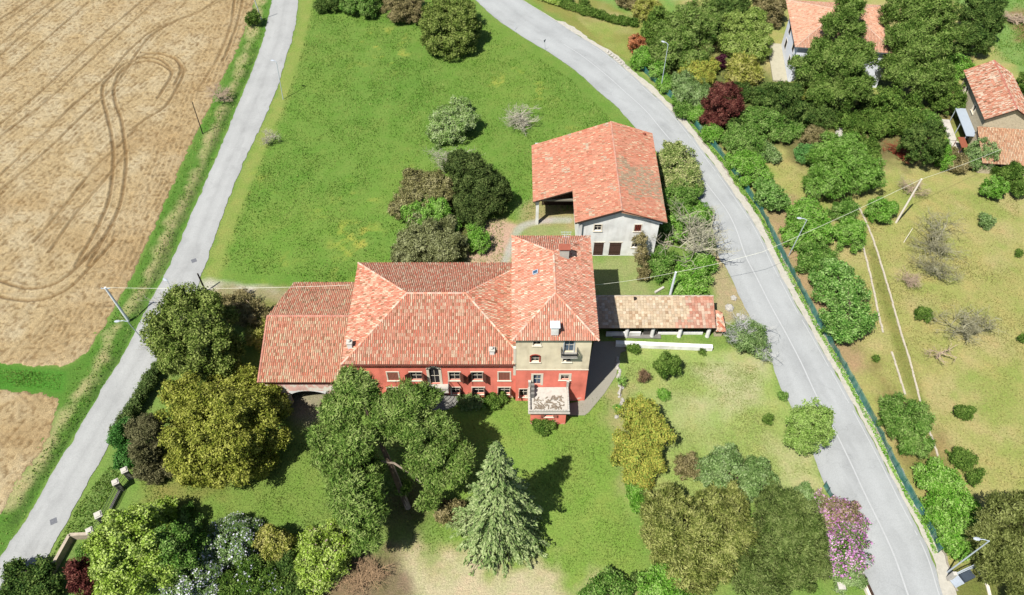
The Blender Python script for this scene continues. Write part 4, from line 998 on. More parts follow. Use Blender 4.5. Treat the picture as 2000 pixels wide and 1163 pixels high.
# lean-to in front
roof(sh, [[q(-.3,-6.2,2.3),q(hw2+1,-6.2,2.3),q(hw2+1,.45,4.3),q(-.3,.45,4.3)]], [], PAL_LEAN, seed=72)
b = MB(); wall(b, q(0,.4,0), -ry, 6.2, 0, 2.3); wall(b, q(0,-5.8,0), rx, hw2, 0, 2.3, [(2,3,.9,2)]); b.face((q(0,.4,2.3),q(0,-5.8,2.3),q(0,.4,4.15))); b.build('lean_to_wall', M_stonewall, sh)
aw = thing('awning', tuple(q(-1, 4, 0)), 'pale blue metal awning and white terrace against the stone house wall', 'awning')
b = MB(); b.box(-1.3, .4, .2, 7.6, 2.5, 2.58, None, MS); b.build('awning_sheet', M_blue, aw)
b = MB()
for y in (.4, 3.9, 7.4): b.box(-1.2, -1.1, y, y+.1, 0, 2.5, None, MS)
b.build('post', M_galv, aw)
b = MB(); b.box(-2.6, -1.32, 2.0, 7.5, 0, .2, None, MS); b.box(-3.6, -1.1, -3.5, 1.9, 0, .08, None, MS); b.build('terrace', M_conc, aw)
b = MB(); M = MS @ Matrix.Translation((-1.4,-.6,0)); b.box(-.9, .2, -1.5, 1.2, 1.9, 1.96, None, M)
for x, y in ((-.85,-1.45),(.15,-1.45),(-.85,1.15),(.15,1.15)): b.box(x-.03, x+.03, y-.03, y+.03, 0, 1.9, None, M)
tag(b.build('shelter', mottled('red_brown_sheet', C(190,112,84), .12, 3)), 'small red-brown sheet roof on four posts beside the stone house', 'shelter')

# ------------------------------------------------------------------ vegetation
def quads(cen, ax1, ax2):
    """leaf faces: diamonds spanned by two half-axes"""
    V = np.stack([cen-ax1, cen-ax2, cen+ax1, cen+ax2], 1).reshape(-1, 3); n = len(cen)
    return V, np.arange(4*n).reshape(n, 4)
def unit(a): return a/np.maximum(1e-9, np.linalg.norm(a, axis=-1, keepdims=True))
def leaves(rs, cen, nor, size, asp=.62, jit=.75, dirv=None):
    n = len(cen); nor = unit(nor+jit*rs.randn(n, 3)); r = rs.randn(n, 3) if dirv is None else dirv+.45*rs.randn(n, 3)
    t = unit(np.cross(nor, np.cross(r, nor))); b = np.cross(nor, t); s = size*(.6+.8*rs.rand(n, 1))
    return quads(cen, t*s*.5, b*s*.5*asp)
def crown(rs, blobs, leaf, lump=1.0, dens=1.25, asp=.62, jit=.6, mode=None, gap=.12, low=None, rough=.22):
    """leaf faces spread over the lumps of a crown; blobs = (centre, horizontal radius, vertical radius)"""
    C_, N_, D_ = [], [], []
    for c, a, b in blobs:
        c = np.array(c); lr = min(lump, .55*min(a, b)); area = 4*math.pi*(a*a+2*a*b)/3
        nl = max(7, int(area/(math.pi*lr*lr)*1.15)); d = unit(rs.randn(nl*2, 3)); d = d[d[:, 2] > -.55][:nl]
        # spread lumps evenly: drop lumps too close to earlier ones
        rad = np.array([a, a, b]); keep = []
        for i in range(len(d)):
            if all(np.linalg.norm((d[i]-d[j])*rad) > lr*.62 for j in keep): keep.append(i)
        d = d[keep]; d = d[rs.rand(len(d)) > gap]
        f = np.clip(1-lr/np.minimum(a, b)*.75+rough*(rs.rand(len(d), 1)-.55), .3, 1.05)
        lc = c+d*rad*f
        lrr = lr*(.5+.75*rs.rand(len(d)))
        for k in range(len(d)):
            r = lrr[k]; m = int(4*math.pi*r*r*dens*.72/(leaf*leaf*asp*.5))
            per = 7; mc = max(3, m//per); dd = unit(rs.randn(mc, 3)+.75*d[k]); rr = r*(.5+.68*rs.rand(mc, 1)**.8); sq = np.array([1, 1, .85])
            pc = lc[k]+dd*rr*sq; nc_ = unit(dd*.8+.5*d[k])+.55*rs.randn(mc, 3); ii = np.repeat(np.arange(mc), per)
            p = pc[ii]+rs.randn(mc*per, 3)*leaf*.62; C_.append(p); N_.append(nc_[ii]); D_.append((d[k]*.6+dd)[ii])
        m = int(area*.35/(leaf*leaf*asp*.5)*.6); dd = unit(rs.randn(m, 3)); p = c+dd*rad*(.45+.3*rs.rand(m, 1)); C_.append(p); N_.append(dd); D_.append(dd)
    cen, nor, di = np.concatenate(C_), np.concatenate(N_), np.concatenate(D_)
    ok = cen[:, 2] > (.05 if low is None else low); cen, nor, di = cen[ok], nor[ok], di[ok]
    if mode == 'spray': return leaves(rs, cen, nor, leaf*1.5, asp*.45, jit*.8, dirv=di+np.array([0, 0, .5]))
    if mode == 'droop': return leaves(rs, cen, nor, leaf*1.5, asp*.45, jit*.8, dirv=di+np.array([0, 0, -.7]))
    return leaves(rs, cen, nor, leaf, asp, jit)
def trunk_mesh(rs, top, r, blobs, loc, limbs=5):
    mb = MB(); q = [Vector((0, 0, -.15)), Vector((top[0]*.3+rs.uniform(-.1,.1), top[1]*.3, top[2]*.35)), Vector((top[0]*.7, top[1]*.7+rs.uniform(-.1,.1), top[2]*.7)), Vector(top)]
    mb.tube(q, [r*1.25, r, r*.72, r*.3], 8)
    for i in range(limbs):
        c, a, b = blobs[i % len(blobs)]; t = .35+.5*i/max(1, limbs); s = q[0].lerp(q[3], t); an = rs.uniform(0, 6.28)
        e = Vector(c)-Vector(loc)+Vector((math.cos(an)*a*.7, math.sin(an)*a*.7, b*rs.uniform(-.2,.5)))
        mb.tube([s, s.lerp(e, .5)+Vector((0, 0, .25)), e], [r*.42, r*.26, r*.08], 5)
    return mb
TREES = []
def pxblob(x, y, w, h, z=None, clear=0.0):
    """crown blob from its outline in the photo; height from its fit to the ground unless z is given"""
    zc = z if z is not None else 1.0
    for _ in range(6):
        p = P(x, y, zc); s = F/depth(p); a = w/2/s; th = math.atan2(CH-zc, math.hypot(p.x, p.y)); hh = h/2/s
        b = math.sqrt(max(0, hh*hh-(a*math.sin(th))**2))/math.cos(th) if hh > a*math.sin(th) else 0
        b = min(max(b, .55*a), 1.7*a)
        if z is None: zc = clear+b*.92
    return (P(x, y, zc), a, b)
def plant(name, label, cat, blobs, mat, leaf=.3, lump=1.0, clear=0, mode=None, dens=1.25, trunk=.2, base=None, group=None, asp=.62, seed=None, bark=None, gap=.14, extra=None, jit=.5, lean=None, rough=.5):
    seed = seed or (int(abs(blobs[0][0]*7+blobs[0][1]*13)) % 9973); rs = np.random.RandomState(seed); rr = random.Random(seed)
    bl = [pxblob(*b[:4], z=b[4] if len(b) > 4 else None, clear=clear) for b in blobs]
    for (p_, a_, b_) in list(bl):
        if a_ < 1.3 or name == 'cedar': continue
        for _ in range(3):
            an = rs.rand()*6.283; el = rs.uniform(-.2, .9); bl.append((p_+Vector((math.cos(an)*a_*.85*math.cos(el), math.sin(an)*a_*.85*math.cos(el), b_*.9*math.sin(el))), a_*rs.uniform(.28,.42), a_*rs.uniform(.26,.4)))
    if base: g = P(*base)
    else: w = sum(b[1]**2 for b in bl); g = Vector((sum(b[0].x*b[1]**2 for b in bl)/w, sum(b[0].y*b[1]**2 for b in bl)/w, 0))
    leaf *= .86
    t = thing(name, g, label, cat, group)
    V, Fq = crown(rs, [((b[0]-g)[:], b[1], b[2]) for b in bl], leaf, lump, dens, asp, jit, mode, gap, rough=rough)
    cr = np_mesh('crown' if trunk > .1 else 'foliage', V, Fq, mat, t)
    top = max(bl, key=lambda b: b[0].z)[0]-g
    mb = trunk_mesh(rr, (top.x*.8, top.y*.8, max(.3, top.z)), trunk, [((b[0]-g), b[1], b[2]) for b in bl], (0, 0, 0), limbs=0 if name == 'cedar' else min(7, 3+len(blobs)))
    o = mb.build('trunk' if trunk > .1 else 'stem', bark or M_bark)
    o.parent = t
    if extra:
        for (nm, m2, n, sz) in extra:
            i = rs.randint(0, len(Fq), n); cc = V[Fq[i]].mean(1); out = unit(cc-np.array((bl[0][0]-g)[:]))
            V2, F2 = leaves(rs, cc+out*.12, out, sz, .8); np_mesh(nm, V2, F2, m2, t)
    return t
def conifer(name, label, cat, base, top_px, wpx, mat, rings=34, leaf=.5, group=None, seed=5, droop=.35, power=.85):
    g = P(*base); h = 1.0                                     # height so that the top lands where the photo shows it
    best = min(((math.hypot(1000+F*g.x/depth(Vector((g.x, g.y, z)))-top_px[0], 581.5-F*(g.y*math.sin(PITCH)+(z-CH)*math.cos(PITCH))/depth(Vector((g.x, g.y, z)))-top_px[1]), z) for z in [i*.1 for i in range(10, 300)]))
    h = best[1]; R0 = wpx/2/(F/depth(Vector((g.x, g.y, 1.5)))); rs = np.random.RandomState(seed)
    t = thing(name, g, label, cat, group); C_, N_, D_ = [], [], []; mb = MB(); mb.tube([(0,0,-.1),(0,0,h*.5),(0,0,h*.98)], [.26, .16, .03], 8)
    for i in range(rings):
        f = (i+.5)/rings; z = .35+(h-.5)*f; R = R0*(1-f)**power+.12; nb = max(4, int(11*(1-f)+4)); a0 = rs.rand()*6.28
        for k in range(nb):
            an = a0+6.283*k/nb+rs.uniform(-.2,.2); r1 = R*rs.uniform(.6, 1.15)*(1+.16*math.sin(an*3+i*.35)); dv = np.array([math.cos(an), math.sin(an), 0]); sd = np.array([-dv[1], dv[0], 0])
            m = int(16+90*r1/R0); u = rs.rand(m)**.7; w = (rs.rand(m)-.5)*(.35+.42*r1*(1-u)*.8)
            zz = z-droop*r1*u**1.6+.04*rs.randn(m)-.35*np.abs(w)
            p = dv*(u*r1)[:, None]+sd*w[:, None]; p[:, 2] = zz
            C_.append(p); N_.append(np.tile(np.array([dv[0]*.55, dv[1]*.55, .8]), (m, 1))); D_.append(np.tile(dv+np.array([0, 0, -.55]), (m, 1))+sd*np.sign(w)[:, None]*.5)
            if i % 2 == 0: mb.tube([(0,0,z+.05), tuple(dv*r1*.55+np.array([0,0,z-.1*r1])), tuple(dv*r1*.92+np.array([0,0,z-droop*r1*.9]))], [.05, .03, .01], 4)
    V, Fq = leaves(rs, np.concatenate(C_), np.concatenate(N_), leaf, .34, .45, dirv=np.concatenate(D_))
    np_mesh('crown', V, Fq, mat, t); o = mb.build('trunk', M_barkd); o.parent = t
    return t
def bare(name, label, base, wpx, hpx_up, mat=None, group=None, seed=1, r=.075, cat='bare tree', spread=1.0, levels=4, kids=5, thick=1.0):
    """leafless tree: limbs that fork again and again"""
    g = P(*base); s = F/depth(g); R = wpx/2/s*1.12; H = hpx_up; rs = random.Random(seed); t = thing(name, g, label, cat, group)
    mb = MB(); tw = MB()
    def grow(p, d, L, rad, lv):
        n = 3; pts = [p]; q = p.copy()
        for i in range(n):
            d = (d+Vector((rs.uniform(-.3,.3), rs.uniform(-.3,.3), rs.uniform(-.15,.22)))).normalized(); q = q+d*L/n; pts.append(q.copy())
        (mb if lv < 2 else tw).tube(pts, [rad*(1-.55*i/n) for i in range(n+1)], 5 if lv < 2 else 3, cap=False)
        if lv >= levels: return
        for k in range(kids if lv else kids+2):
            st = pts[rs.randint(1, n)]; an = rs.uniform(0, 6.283); out = Vector((math.cos(an), math.sin(an), rs.uniform(-.1, .9)*(1/spread)))
            grow(st, (d*.6+out*.9).normalized(), L*rs.uniform(.5,.82), rad*.52, lv+1)
    grow(Vector((0,0,0)), Vector((0,0,1)), H*.4, r, 0)
    vs = mb.v+tw.v; mx = float(np.percentile([math.hypot(v[0], v[1]) for v in vs], 93)); mz = float(np.percentile([v[2] for v in vs], 98))
    for b in (mb, tw): b.v = [(v[0]*R/mx, v[1]*R/mx, v[2]*H/mz) for v in b.v]
    o = mb.build('trunk', mat or M_twig); o.parent = t
    o = tw.build('twigs', mat or M_twig); o.parent = t
    return t
def cl(*c, k=2.0): return [C(*q, k) for q in c]
L_olive = leafmat('olive_yellow_leaves', cl((94,110,34),(138,148,52),(180,184,80),(202,204,104),k=2.0), nscale=.8)
L_holm = leafmat('holm_oak_leaves', cl((72,96,30),(108,132,52),(152,172,84),(186,200,112),k=2.2), nscale=.8)
L_dark = leafmat('dark_evergreen_leaves', cl((46,74,30),(74,106,44),(110,140,64),(146,170,90),k=2.3))
L_darkg = leafmat('deep_green_leaves', cl((54,88,28),(86,122,44),(124,158,66),(158,186,92),k=2.2))
L_cedar = leafmat('cedar_needles', cl((70,104,34),(110,146,58),(154,184,90),(190,210,124),k=2.35), nscale=.5)
L_spruce = leafmat('blue_spruce_needles', cl((90,120,60),(134,162,92),(176,196,126),(206,222,156),k=2.15))
L_yew = leafmat('golden_yew_sprays', cl((72,88,26),(126,138,62),(174,182,98),(206,208,128),k=2.15), nscale=.8)
L_yewd = leafmat('green_cypress_sprays', cl((72,94,36),(104,128,58),(138,158,84),(168,184,110),k=2.5), nscale=.8)
L_lgreen = leafmat('leafy_hedge_green', cl((66,116,40),(104,158,62),(150,196,96),(186,222,136),k=2.2), nscale=.9)
L_green = leafmat('fresh_green_leaves', cl((84,146,34),(122,184,58),(158,208,90),(190,228,128),k=2.3))
L_greenm = leafmat('mid_green_leaves', cl((70,118,38),(106,154,58),(144,186,86),(178,208,120),k=2.35))
L_lime = leafmat('lime_green_leaves', cl((112,144,34),(156,190,66),(194,220,104),(218,236,142),k=2.0))
L_yellow = leafmat('golden_yellow_leaves', cl((116,138,50),(162,176,74),(196,200,94),(204,192,90),(146,172,74),k=1.9), nscale=.8)
L_ash = leafmat('ash_green_leaves', cl((88,122,56),(126,162,86),(164,196,118),(196,220,154),k=2.3))
L_gold = leafmat('golden_green_leaves', cl((112,124,40),(164,170,70),(204,204,106),(216,208,132),k=2.1))
L_red = leafmat('dark_red_leaves', cl((58,22,22),(98,44,42),(138,78,68),(176,120,102),k=2.4))
L_purple = leafmat('purple_leaves', cl((60,24,38),(104,52,70),(140,84,98),k=2.4))
L_orange = leafmat('orange_leaves', cl((150,76,40),(212,134,88),(236,174,128),k=2.1))
L_brown = leafmat('brownish_green_leaves', cl((96,92,52),(140,132,82),(180,168,116),(206,190,140),k=2.2), nscale=.6)
L_dry = leafmat('dry_brown_leaves', cl((98,76,58),(150,122,92),(196,164,128),k=2.2))
L_red_fl = leafmat('magenta_blossom', cl((150,70,136),(204,130,194),(224,168,216),(236,196,230),k=1.6), trans=.2)
L_pink = leafmat('dull_pink_blossom', cl((150,112,116),(196,158,160),(220,192,190),k=1.9), trans=.2)
L_white = leafmat('pale_lilac_blossom', cl((150,150,168),(200,200,216),(228,226,238),(246,242,248),k=1.7), trans=.15)

# --- beside the left lane and in front of the house
plant('holm_oak', 'tall dark olive green tree between the lane and the outbuilding', 'tree', [(378,655,150,165),(335,670,80,100),(420,690,90,110),(370,605,90,60)], L_holm, leaf=.30, lump=1.1, trunk=.3, clear=.8)
plant('evergreen_oak', 'huge round yellow-olive tree in front of the outbuilding', 'tree', [(440,845,190,190),(372,800,110,120),(500,780,120,110),(385,890,120,90),(480,895,110,90),(430,760,100,70)], L_olive, leaf=.30, lump=1.05, trunk=.35, clear=.5)
plant('dark_shrub', 'dull dark brownish shrub between the lane hedge and the yellow-olive tree', 'shrub', [(290,860,80,110),(300,910,80,60)], leafmat('brown_black_leaves', cl((80,82,48),(116,116,76),(152,148,106),k=2.1)), leaf=.25, lump=.8, mode='spray', trunk=.12)
plant('ivy_bush', 'bright green ivy bush at the lower end of the lane hedge', 'bush', [(232,858,38,60),(246,890,50,44),(250,835,30,40)], leafmat('ivy_leaves', cl((48,100,34),(82,140,58),(122,176,92),k=2.3)), leaf=.24, lump=.5, trunk=.05)
plant('brown_bush', 'thin brownish bush beside the outbuilding, behind the dark olive green tree', 'bush', [(468,596,70,50),(500,618,60,60),(452,590,40,30)], L_brown, leaf=.2, lump=.6, dens=.7, trunk=.12, gap=.3, bark=M_twigp)
plant('yellow_bush', 'small yellowish bush growing against the outbuilding corner', 'bush', [(506,640,40,40),(500,660,36,50)], L_gold, leaf=.22, lump=.5, trunk=.06)
bare('twiggy_tree', 'bare grey twiggy tree overhanging the lane beside the dark olive tree', (352,655), 110, 5.0, seed=11, r=.1, group='leafless trees')
# hedge along the lane
def hedge(name, label, line, w, h, mat, leaf=.22, lump=.5, seed=3, cat='hedge', wall=None):
    pts = resample([P(*p) for p in line], max(4, int(sum((P(*a)-P(*b)).length for a, b in zip(line, line[1:]))/(w*.55)))); g = pts[0].copy()
    t = thing(name, g, label, cat); rs = np.random.RandomState(seed)
    bl = [((p-g+Vector((rs.uniform(-.1,.1), rs.uniform(-.1,.1), h*.5)))[:], w*.58*rs.uniform(.85,1.15), h*.52*rs.uniform(.9,1.12)) for p in pts]
    V, Fq = crown(rs, bl, leaf, lump, 1.3, gap=.05); np_mesh('foliage', V, Fq, mat, t)
    mb = MB()
    for p in pts[::2]: q = p-g; mb.tube([q, q+Vector((rs.uniform(-.2,.2),rs.uniform(-.2,.2),h*.7))], [.05,.02], 5)
    o = mb.build('stems', M_bark); o.parent = t; tag(o, kind='stuff')
    return t
hedge('hedge', 'dusty green hedge wall along the lane beside the yellow-olive tree', [(316,728),(296,760),(274,795),(252,830),(236,850)], 1.2, 2.3, leafmat('dusty_hedge_leaves', cl((70,96,44),(110,136,70),(150,168,100),k=2.3)))
hedge('hedge', 'clipped dark green hedge curving above the road at the top', [(1095,12),(1130,24),(1165,34),(1200,44),(1238,50)], 1.5, 1.4, L_darkg, seed=8)
hedge('hedge', 'low pale green hedge at the top edge, left of the dark clipped one', [(1048,-5),(1070,4),(1092,12)], 1.3, 1.1, L_lime, seed=9)
# --- the two conifers on the lawn
cb = [(688,752,62,62,15.0),(736,812,42,66,12.5),(752,848,30,40,10),(722,770,44,50,14),(765,825,36,50,12),(708,778,56,56,14.0),(668,800,80,76,12.5),(655,850,92,84,10.5),(650,905,80,74,8.5),(700,870,66,76,10.5),(690,945,92,92,8.5),(706,1000,86,90,7.5),(716,1050,66,54,6.5),(725,920,44,60,7),(635,870,50,50,9),
      (795,780,80,64,13.5),(835,775,56,50,12.5),(770,800,60,60,12.5),(812,835,88,76,11.5),(855,835,56,56,10.5),(848,885,72,66,9.0),(893,905,76,46,7.5),(815,905,50,60,7.5),(850,930,64,60,7.0),(835,975,46,40,4.5),(905,880,40,36,8.5),(745,800,36,44,9),(790,955,30,30,2.5),(750,845,30,40,6)]
cb = [(b[0], b[1], b[2]*1.13, b[3]*1.12)+b[4:] for b in cb]
ced = plant('cedar', 'giant spreading cedar with two crowns either side of its bare leaning trunk', 'tree', cb, L_cedar, leaf=.3, lump=.95, mode='spray', dens=1.25, trunk=.3, base=(797,992), bark=M_bark, gap=.14, rough=.35)
g = P(797, 992); mb = MB()
mb.tube([(0,0,0), (P(768,918,5.5)-g)[:], (P(742,862,9)-g)[:], (P(728,810,12)-g)[:]], [.36,.3,.22,.12], 9)
for q_, zz_ in (((690,900),8), ((830,950),4.5)):
    e = P(*q_, zz_)-g; s = (P(770,905,6.5)-g) if zz_ < 9 else (P(742,850,10.5)-g); mb.tube([s, s.lerp(e, .5)+Vector((0,0,.4)), e], [.13,.08,.03], 6)
o = mb.build('trunk', mottled('pale_cedar_bark', C(176,160,142,2.2), .3, 2.5, bump=.8, bscale=8)); o.parent = ced
conifer('blue_spruce', 'silvery blue-green cone-shaped spruce standing on the front lawn', 'tree', (975,1046), (966,862), 196, L_spruce, rings=50, leaf=.4, power=.8, droop=.45)
plant('olive_clump', 'small rusty green clump of grass between the cedar and the spruce', 'shrub', [(880,1003,50,50),(900,1010,30,40)], L_brown, leaf=.25, lump=.4, mode='spray', trunk=.04)
plant('low_shrub', 'grey-green shrub under the red villa wall near its stone steps', 'shrub', [(918,785,44,26),(902,780,24,20)], L_ash, leaf=.2, lump=.4, trunk=.04)
plant('low_shrub', 'dark green shrub under the red villa wall beside the tower house', 'shrub', [(968,778,46,26)], L_darkg, leaf=.2, lump=.4, trunk=.04)
plant('low_shrub', 'light green shrub between the two under the villa wall', 'shrub', [(940,788,26,20)], L_green, leaf=.2, lump=.3, trunk=.04)
plant('round_bush', 'dark round bush at the foot of the red porch', 'bush', [(1061,833,42,38)], L_darkg, leaf=.2, lump=.45, trunk=.04)
# --- east lawn
plant('golden_tree', 'golden yellow small tree on the lawn right of the tower house', 'tree', [(1250,822,74,76,3.0),(1276,855,66,66,2.8),(1234,885,82,72,2.3),(1272,900,58,50,2.0),(1244,925,66,44,1.5)], L_yellow, leaf=.27, lump=.75, trunk=.14, base=(1262,925), gap=.1)
plant('weeds', 'tall fresh green weeds below the golden yellow tree', 'plants', [(1240,962,34,34),(1248,985,28,34)], L_green, leaf=.22, lump=.35, trunk=.04)
plant('round_bush', 'large dark round bush in the middle of the east lawn', 'bush', [(1303,716,46,54)], L_darkg, leaf=.2, lump=.5, trunk=.05)
plant('low_plant', 'bright green leafy clump below the large round bush', 'plant', [(1297,771,30,26)], L_green, leaf=.2, lump=.3, trunk=.03)
plant('round_bush', 'small dark bush at the end of the white garden wall', 'bush', [(1239,681,30,26)], L_darkg, leaf=.18, lump=.35, trunk=.03)
plant('low_plant', 'tiny green tuft below the white garden wall', 'plant', [(1371,687,13,13)], L_darkg, leaf=.14, lump=.25, trunk=.03)
plant('low_plant', 'small dark sapling on the lawn left of the lime-green roadside tree', 'plant', [(1500,820,18,22)], L_darkg, leaf=.15, lump=.25, trunk=.03)
plant('low_plant', 'small shrub leaning over the road edge above the lime-green tree', 'plant', [(1528,774,18,18)], L_greenm, leaf=.16, lump=.25, trunk=.03)
plant('low_plant', 'little rusty sapling with few leaves on the lawn beside the stone row', 'plant', [(1257,735,24,40)], L_dry, leaf=.14, lump=.3, trunk=.03, dens=.35)
plant('roadside_tree', 'lime-green spring tree at the road edge of the east lawn', 'tree', [(1580,830,84,90),(1565,860,60,60),(1600,820,50,50)], leafmat('spring_leaves', cl((116,152,60),(158,194,92),(192,218,128),k=2.1)), leaf=.24, lump=.55, dens=.9, trunk=.15, clear=1.2, gap=.2)
plant('ash_shrub', 'broad ash-green shrub behind the golden-green yew', 'shrub', [(1430,925,110,70),(1480,930,60,60),(1385,925,60,50)], L_ash, leaf=.24, lump=.6, trunk=.1)
plant('grey_shrub', 'thin grey-green shrub left of the broad ash-green one', 'shrub', [(1345,915,60,50)], L_brown, leaf=.18, lump=.5, dens=.6, trunk=.1, gap=.3)
plant('golden_yew', 'large golden-green feathery yew at the bottom of the picture', 'tree', [(1368,1035,190,170),(1300,1000,90,90),(1420,990,100,90),(1430,1080,90,80),(1340,1100,120,80),(1300,1060,80,100)], L_yew, leaf=.26, lump=.9, mode='spray', trunk=.3, clear=.3, gap=.26)
plant('dark_cypress', 'dark green dense conifer between the golden-green yew and the blossoming tree', 'tree', [(1530,1040,140,150),(1510,980,90,70),(1560,1110,110,90),(1480,1130,110,70)], L_yewd, leaf=.26, lump=.9, mode='spray', trunk=.25, clear=.3, gap=.22)
plant('blossoming_tree', 'magenta blossoming tree at the road edge', 'tree', [(1640,1070,110,90),(1610,1090,70,60),(1662,1038,66,60)], L_greenm, leaf=.2, lump=.45, dens=.35, trunk=.12, bark=M_barkd, gap=.25, extra=[('blossom', L_red_fl, 9000, .21)])
plant('fading_blossom_tree', 'dull pink twiggy blossoming tree just behind the magenta one', 'tree', [(1625,1015,90,70),(1600,985,60,50),(1655,1005,50,50)], L_brown, leaf=.18, lump=.5, dens=.4, trunk=.12, bark=M_barkd, gap=.3, extra=[('blossom', L_pink, 2600, .19), ('flowers', L_red_fl, 2600, .19)])
plant('green_shrub', 'green shrub growing through the pink blossoming trees', 'shrub', [(1605,1040,50,40),(1575,975,60,36),(1650,1120,70,36)], L_ash, leaf=.2, lump=.45, trunk=.06)
bare('twiggy_tree', 'thin white-twigged shrub leaning over the road by the shed', (1468,668), 100, 3.2, seed=21, r=.07, group='leafless trees', mat=mottled('white_twigs', C(196,196,190,2), .2, 2, bump=0))
plant('roadside_shrub', 'sparse ash-green shrub at the road edge right of the white garden wall', 'shrub', [(1462,664,80,60),(1440,655,50,40),(1488,690,40,24)], L_ash, leaf=.18, lump=.5, dens=.6, trunk=.08, gap=.25)
# --- behind the shed
plant('laurel', 'bright green laurel bush right of the grey pole', 'bush', [(1352,530,80,66),(1345,560,70,40),(1375,515,40,40)], L_green, leaf=.28, lump=.6, trunk=.08)
plant('laurel', 'bright green laurel bush between the climber and the grey pole', 'bush', [(1300,512,60,46),(1285,530,40,40)], L_greenm, leaf=.26, lump=.5, trunk=.08)
plant('tall_hedge_tree', 'pale green flowering tree against the right side of the big barn', 'tree', [(1322,318,76,70),(1330,355,76,60),(1312,300,50,36)], leafmat('pale_flowering_leaves', cl((96,124,50),(146,172,86),(190,204,124),(226,224,160),k=2.1)), leaf=.26, lump=.6, trunk=.15)
plant('tall_hedge_tree', 'mid green tree against the barn below the pale flowering one', 'tree', [(1322,395,74,66),(1330,372,70,40)], L_greenm, leaf=.26, lump=.6, trunk=.15)
plant('tall_hedge_tree', 'fresh green tree at the near corner of the barn beside the road', 'tree', [(1345,430,70,60),(1365,420,60,50),(1322,450,50,50)], L_green, leaf=.26, lump=.6, trunk=.15)
bare('twiggy_tree', 'large bare pale tree beside the road behind the shed', (1372,500), 135, 6.5, seed=31, r=.14, group='leafless trees', mat=L_ash and mottled('pale_limbs', C(180,176,150,2), .2, 2, bump=0))
plant('climber', 'brown and green climbing plant on the barn wall', 'climber', [(1250,470,26,30,4.5),(1254,500,26,40,2.6),(1258,535,26,50,1.2)], L_brown, leaf=.2, lump=.3, dens=.8, trunk=.05, base=(1258,540))
plant('climber', 'green ivy over the wood pile at the barn corner', 'climber', [(1277,480,22,24),(1292,470,20,18)], L_greenm, leaf=.18, lump=.3, trunk=.04)
# --- meadow
plant('meadow_tree', 'fresh pale green young tree alone in the meadow', 'tree', [(880,240,90,70),(865,262,60,40),(895,215,50,36)], leafmat('pale_young_leaves', cl((104,150,60),(150,190,94),(188,214,134),(212,230,170),k=2.2)), leaf=.24, lump=.55, dens=.9, trunk=.13, gap=.2)
bare('twiggy_tree', 'grey thicket of bare twigs below the pale green meadow tree', (876,322), 66, 2.6, seed=41, r=.05, group='leafless trees', kids=5)
plant('meadow_conifer', 'dark green yew with upright lobes in the meadow', 'tree', [(915,345,84,84),(945,380,84,84),(900,330,60,60),(975,385,50,60),(925,410,80,60),(950,350,60,60)], leafmat('dark_yew_leaves', cl((44,62,30),(72,94,42),(106,128,64),(140,158,90),k=2.4)), leaf=.26, lump=.65, trunk=.2, clear=.2)
plant('brown_evergreen', 'brownish olive round tree left of the dark yew', 'tree', [(828,378,104,80),(800,405,70,60),(860,380,60,60)], leafmat('olive_brown_leaves', cl((92,90,46),(134,132,78),(176,172,112),(204,196,144),k=2.2)), leaf=.24, lump=.65, trunk=.2)
plant('bright_tree', 'bright green low tree squeezed between the two brownish olive trees', 'tree', [(836,424,90,34),(880,438,40,30)], L_green, leaf=.24, lump=.45, trunk=.1, clear=.3)
plant('grey_evergreen', 'grey-green olive tree behind the villa roof', 'tree', [(835,462,110,90),(805,490,80,56),(872,485,70,70)], leafmat('grey_olive_leaves', cl((86,92,52),(130,136,84),(170,176,118),(198,202,150),k=2.2)), leaf=.24, lump=.7, trunk=.2)
plant('bright_bush', 'bright green bush on the bare earth behind the villa', 'bush', [(935,472,46,44),(928,440,30,30)], L_green, leaf=.24, lump=.4, trunk=.06)
bare('twiggy_tree', 'pale bare branching tree in the meadow left of the barn', (1030,245), 74, 2.6, seed=43, r=.07, group='leafless trees')
plant('top_dark_tree', 'tall dark evergreen at the top of the meadow beside the road', 'tree', [(875,30,104,80),(880,75,96,66),(850,60,60,70),(905,50,60,80)], L_holm, leaf=.3, lump=.75, trunk=.25, clear=.2)
plant('willow', 'drooping olive-green willow at the top edge of the meadow', 'tree', [(785,8,76,60),(805,28,40,36)], L_brown, leaf=.24, lump=.6, mode='droop', trunk=.15)
plant('top_tree', 'green tree at the top edge of the meadow, left of the willow', 'tree', [(720,-2,80,50),(690,5,60,40)], L_greenm, leaf=.26, lump=.6, trunk=.15)
plant('top_tree', 'dark green bush at the top edge of the meadow beside the lane', 'tree', [(650,-2,60,44),(630,12,30,26)], L_dark, leaf=.24, lump=.5, trunk=.1)
plant('verge_bush', 'small round green bush at the foot of a pole beside the field', 'bush', [(496,38,28,30)], L_darkg, leaf=.22, lump=.4, trunk=.05)
bare('twiggy_tree', 'small brown bare bush at the edge of the ploughed field', (432,196), 46, 2.2, seed=51, r=.06, group='leafless trees', mat=M_twigp, kids=5)
bare('twiggy_tree', 'small pale bare shrub on the lane edge of the meadow', (520,280), 44, 2.6, seed=52, r=.06, group='leafless trees', kids=5)
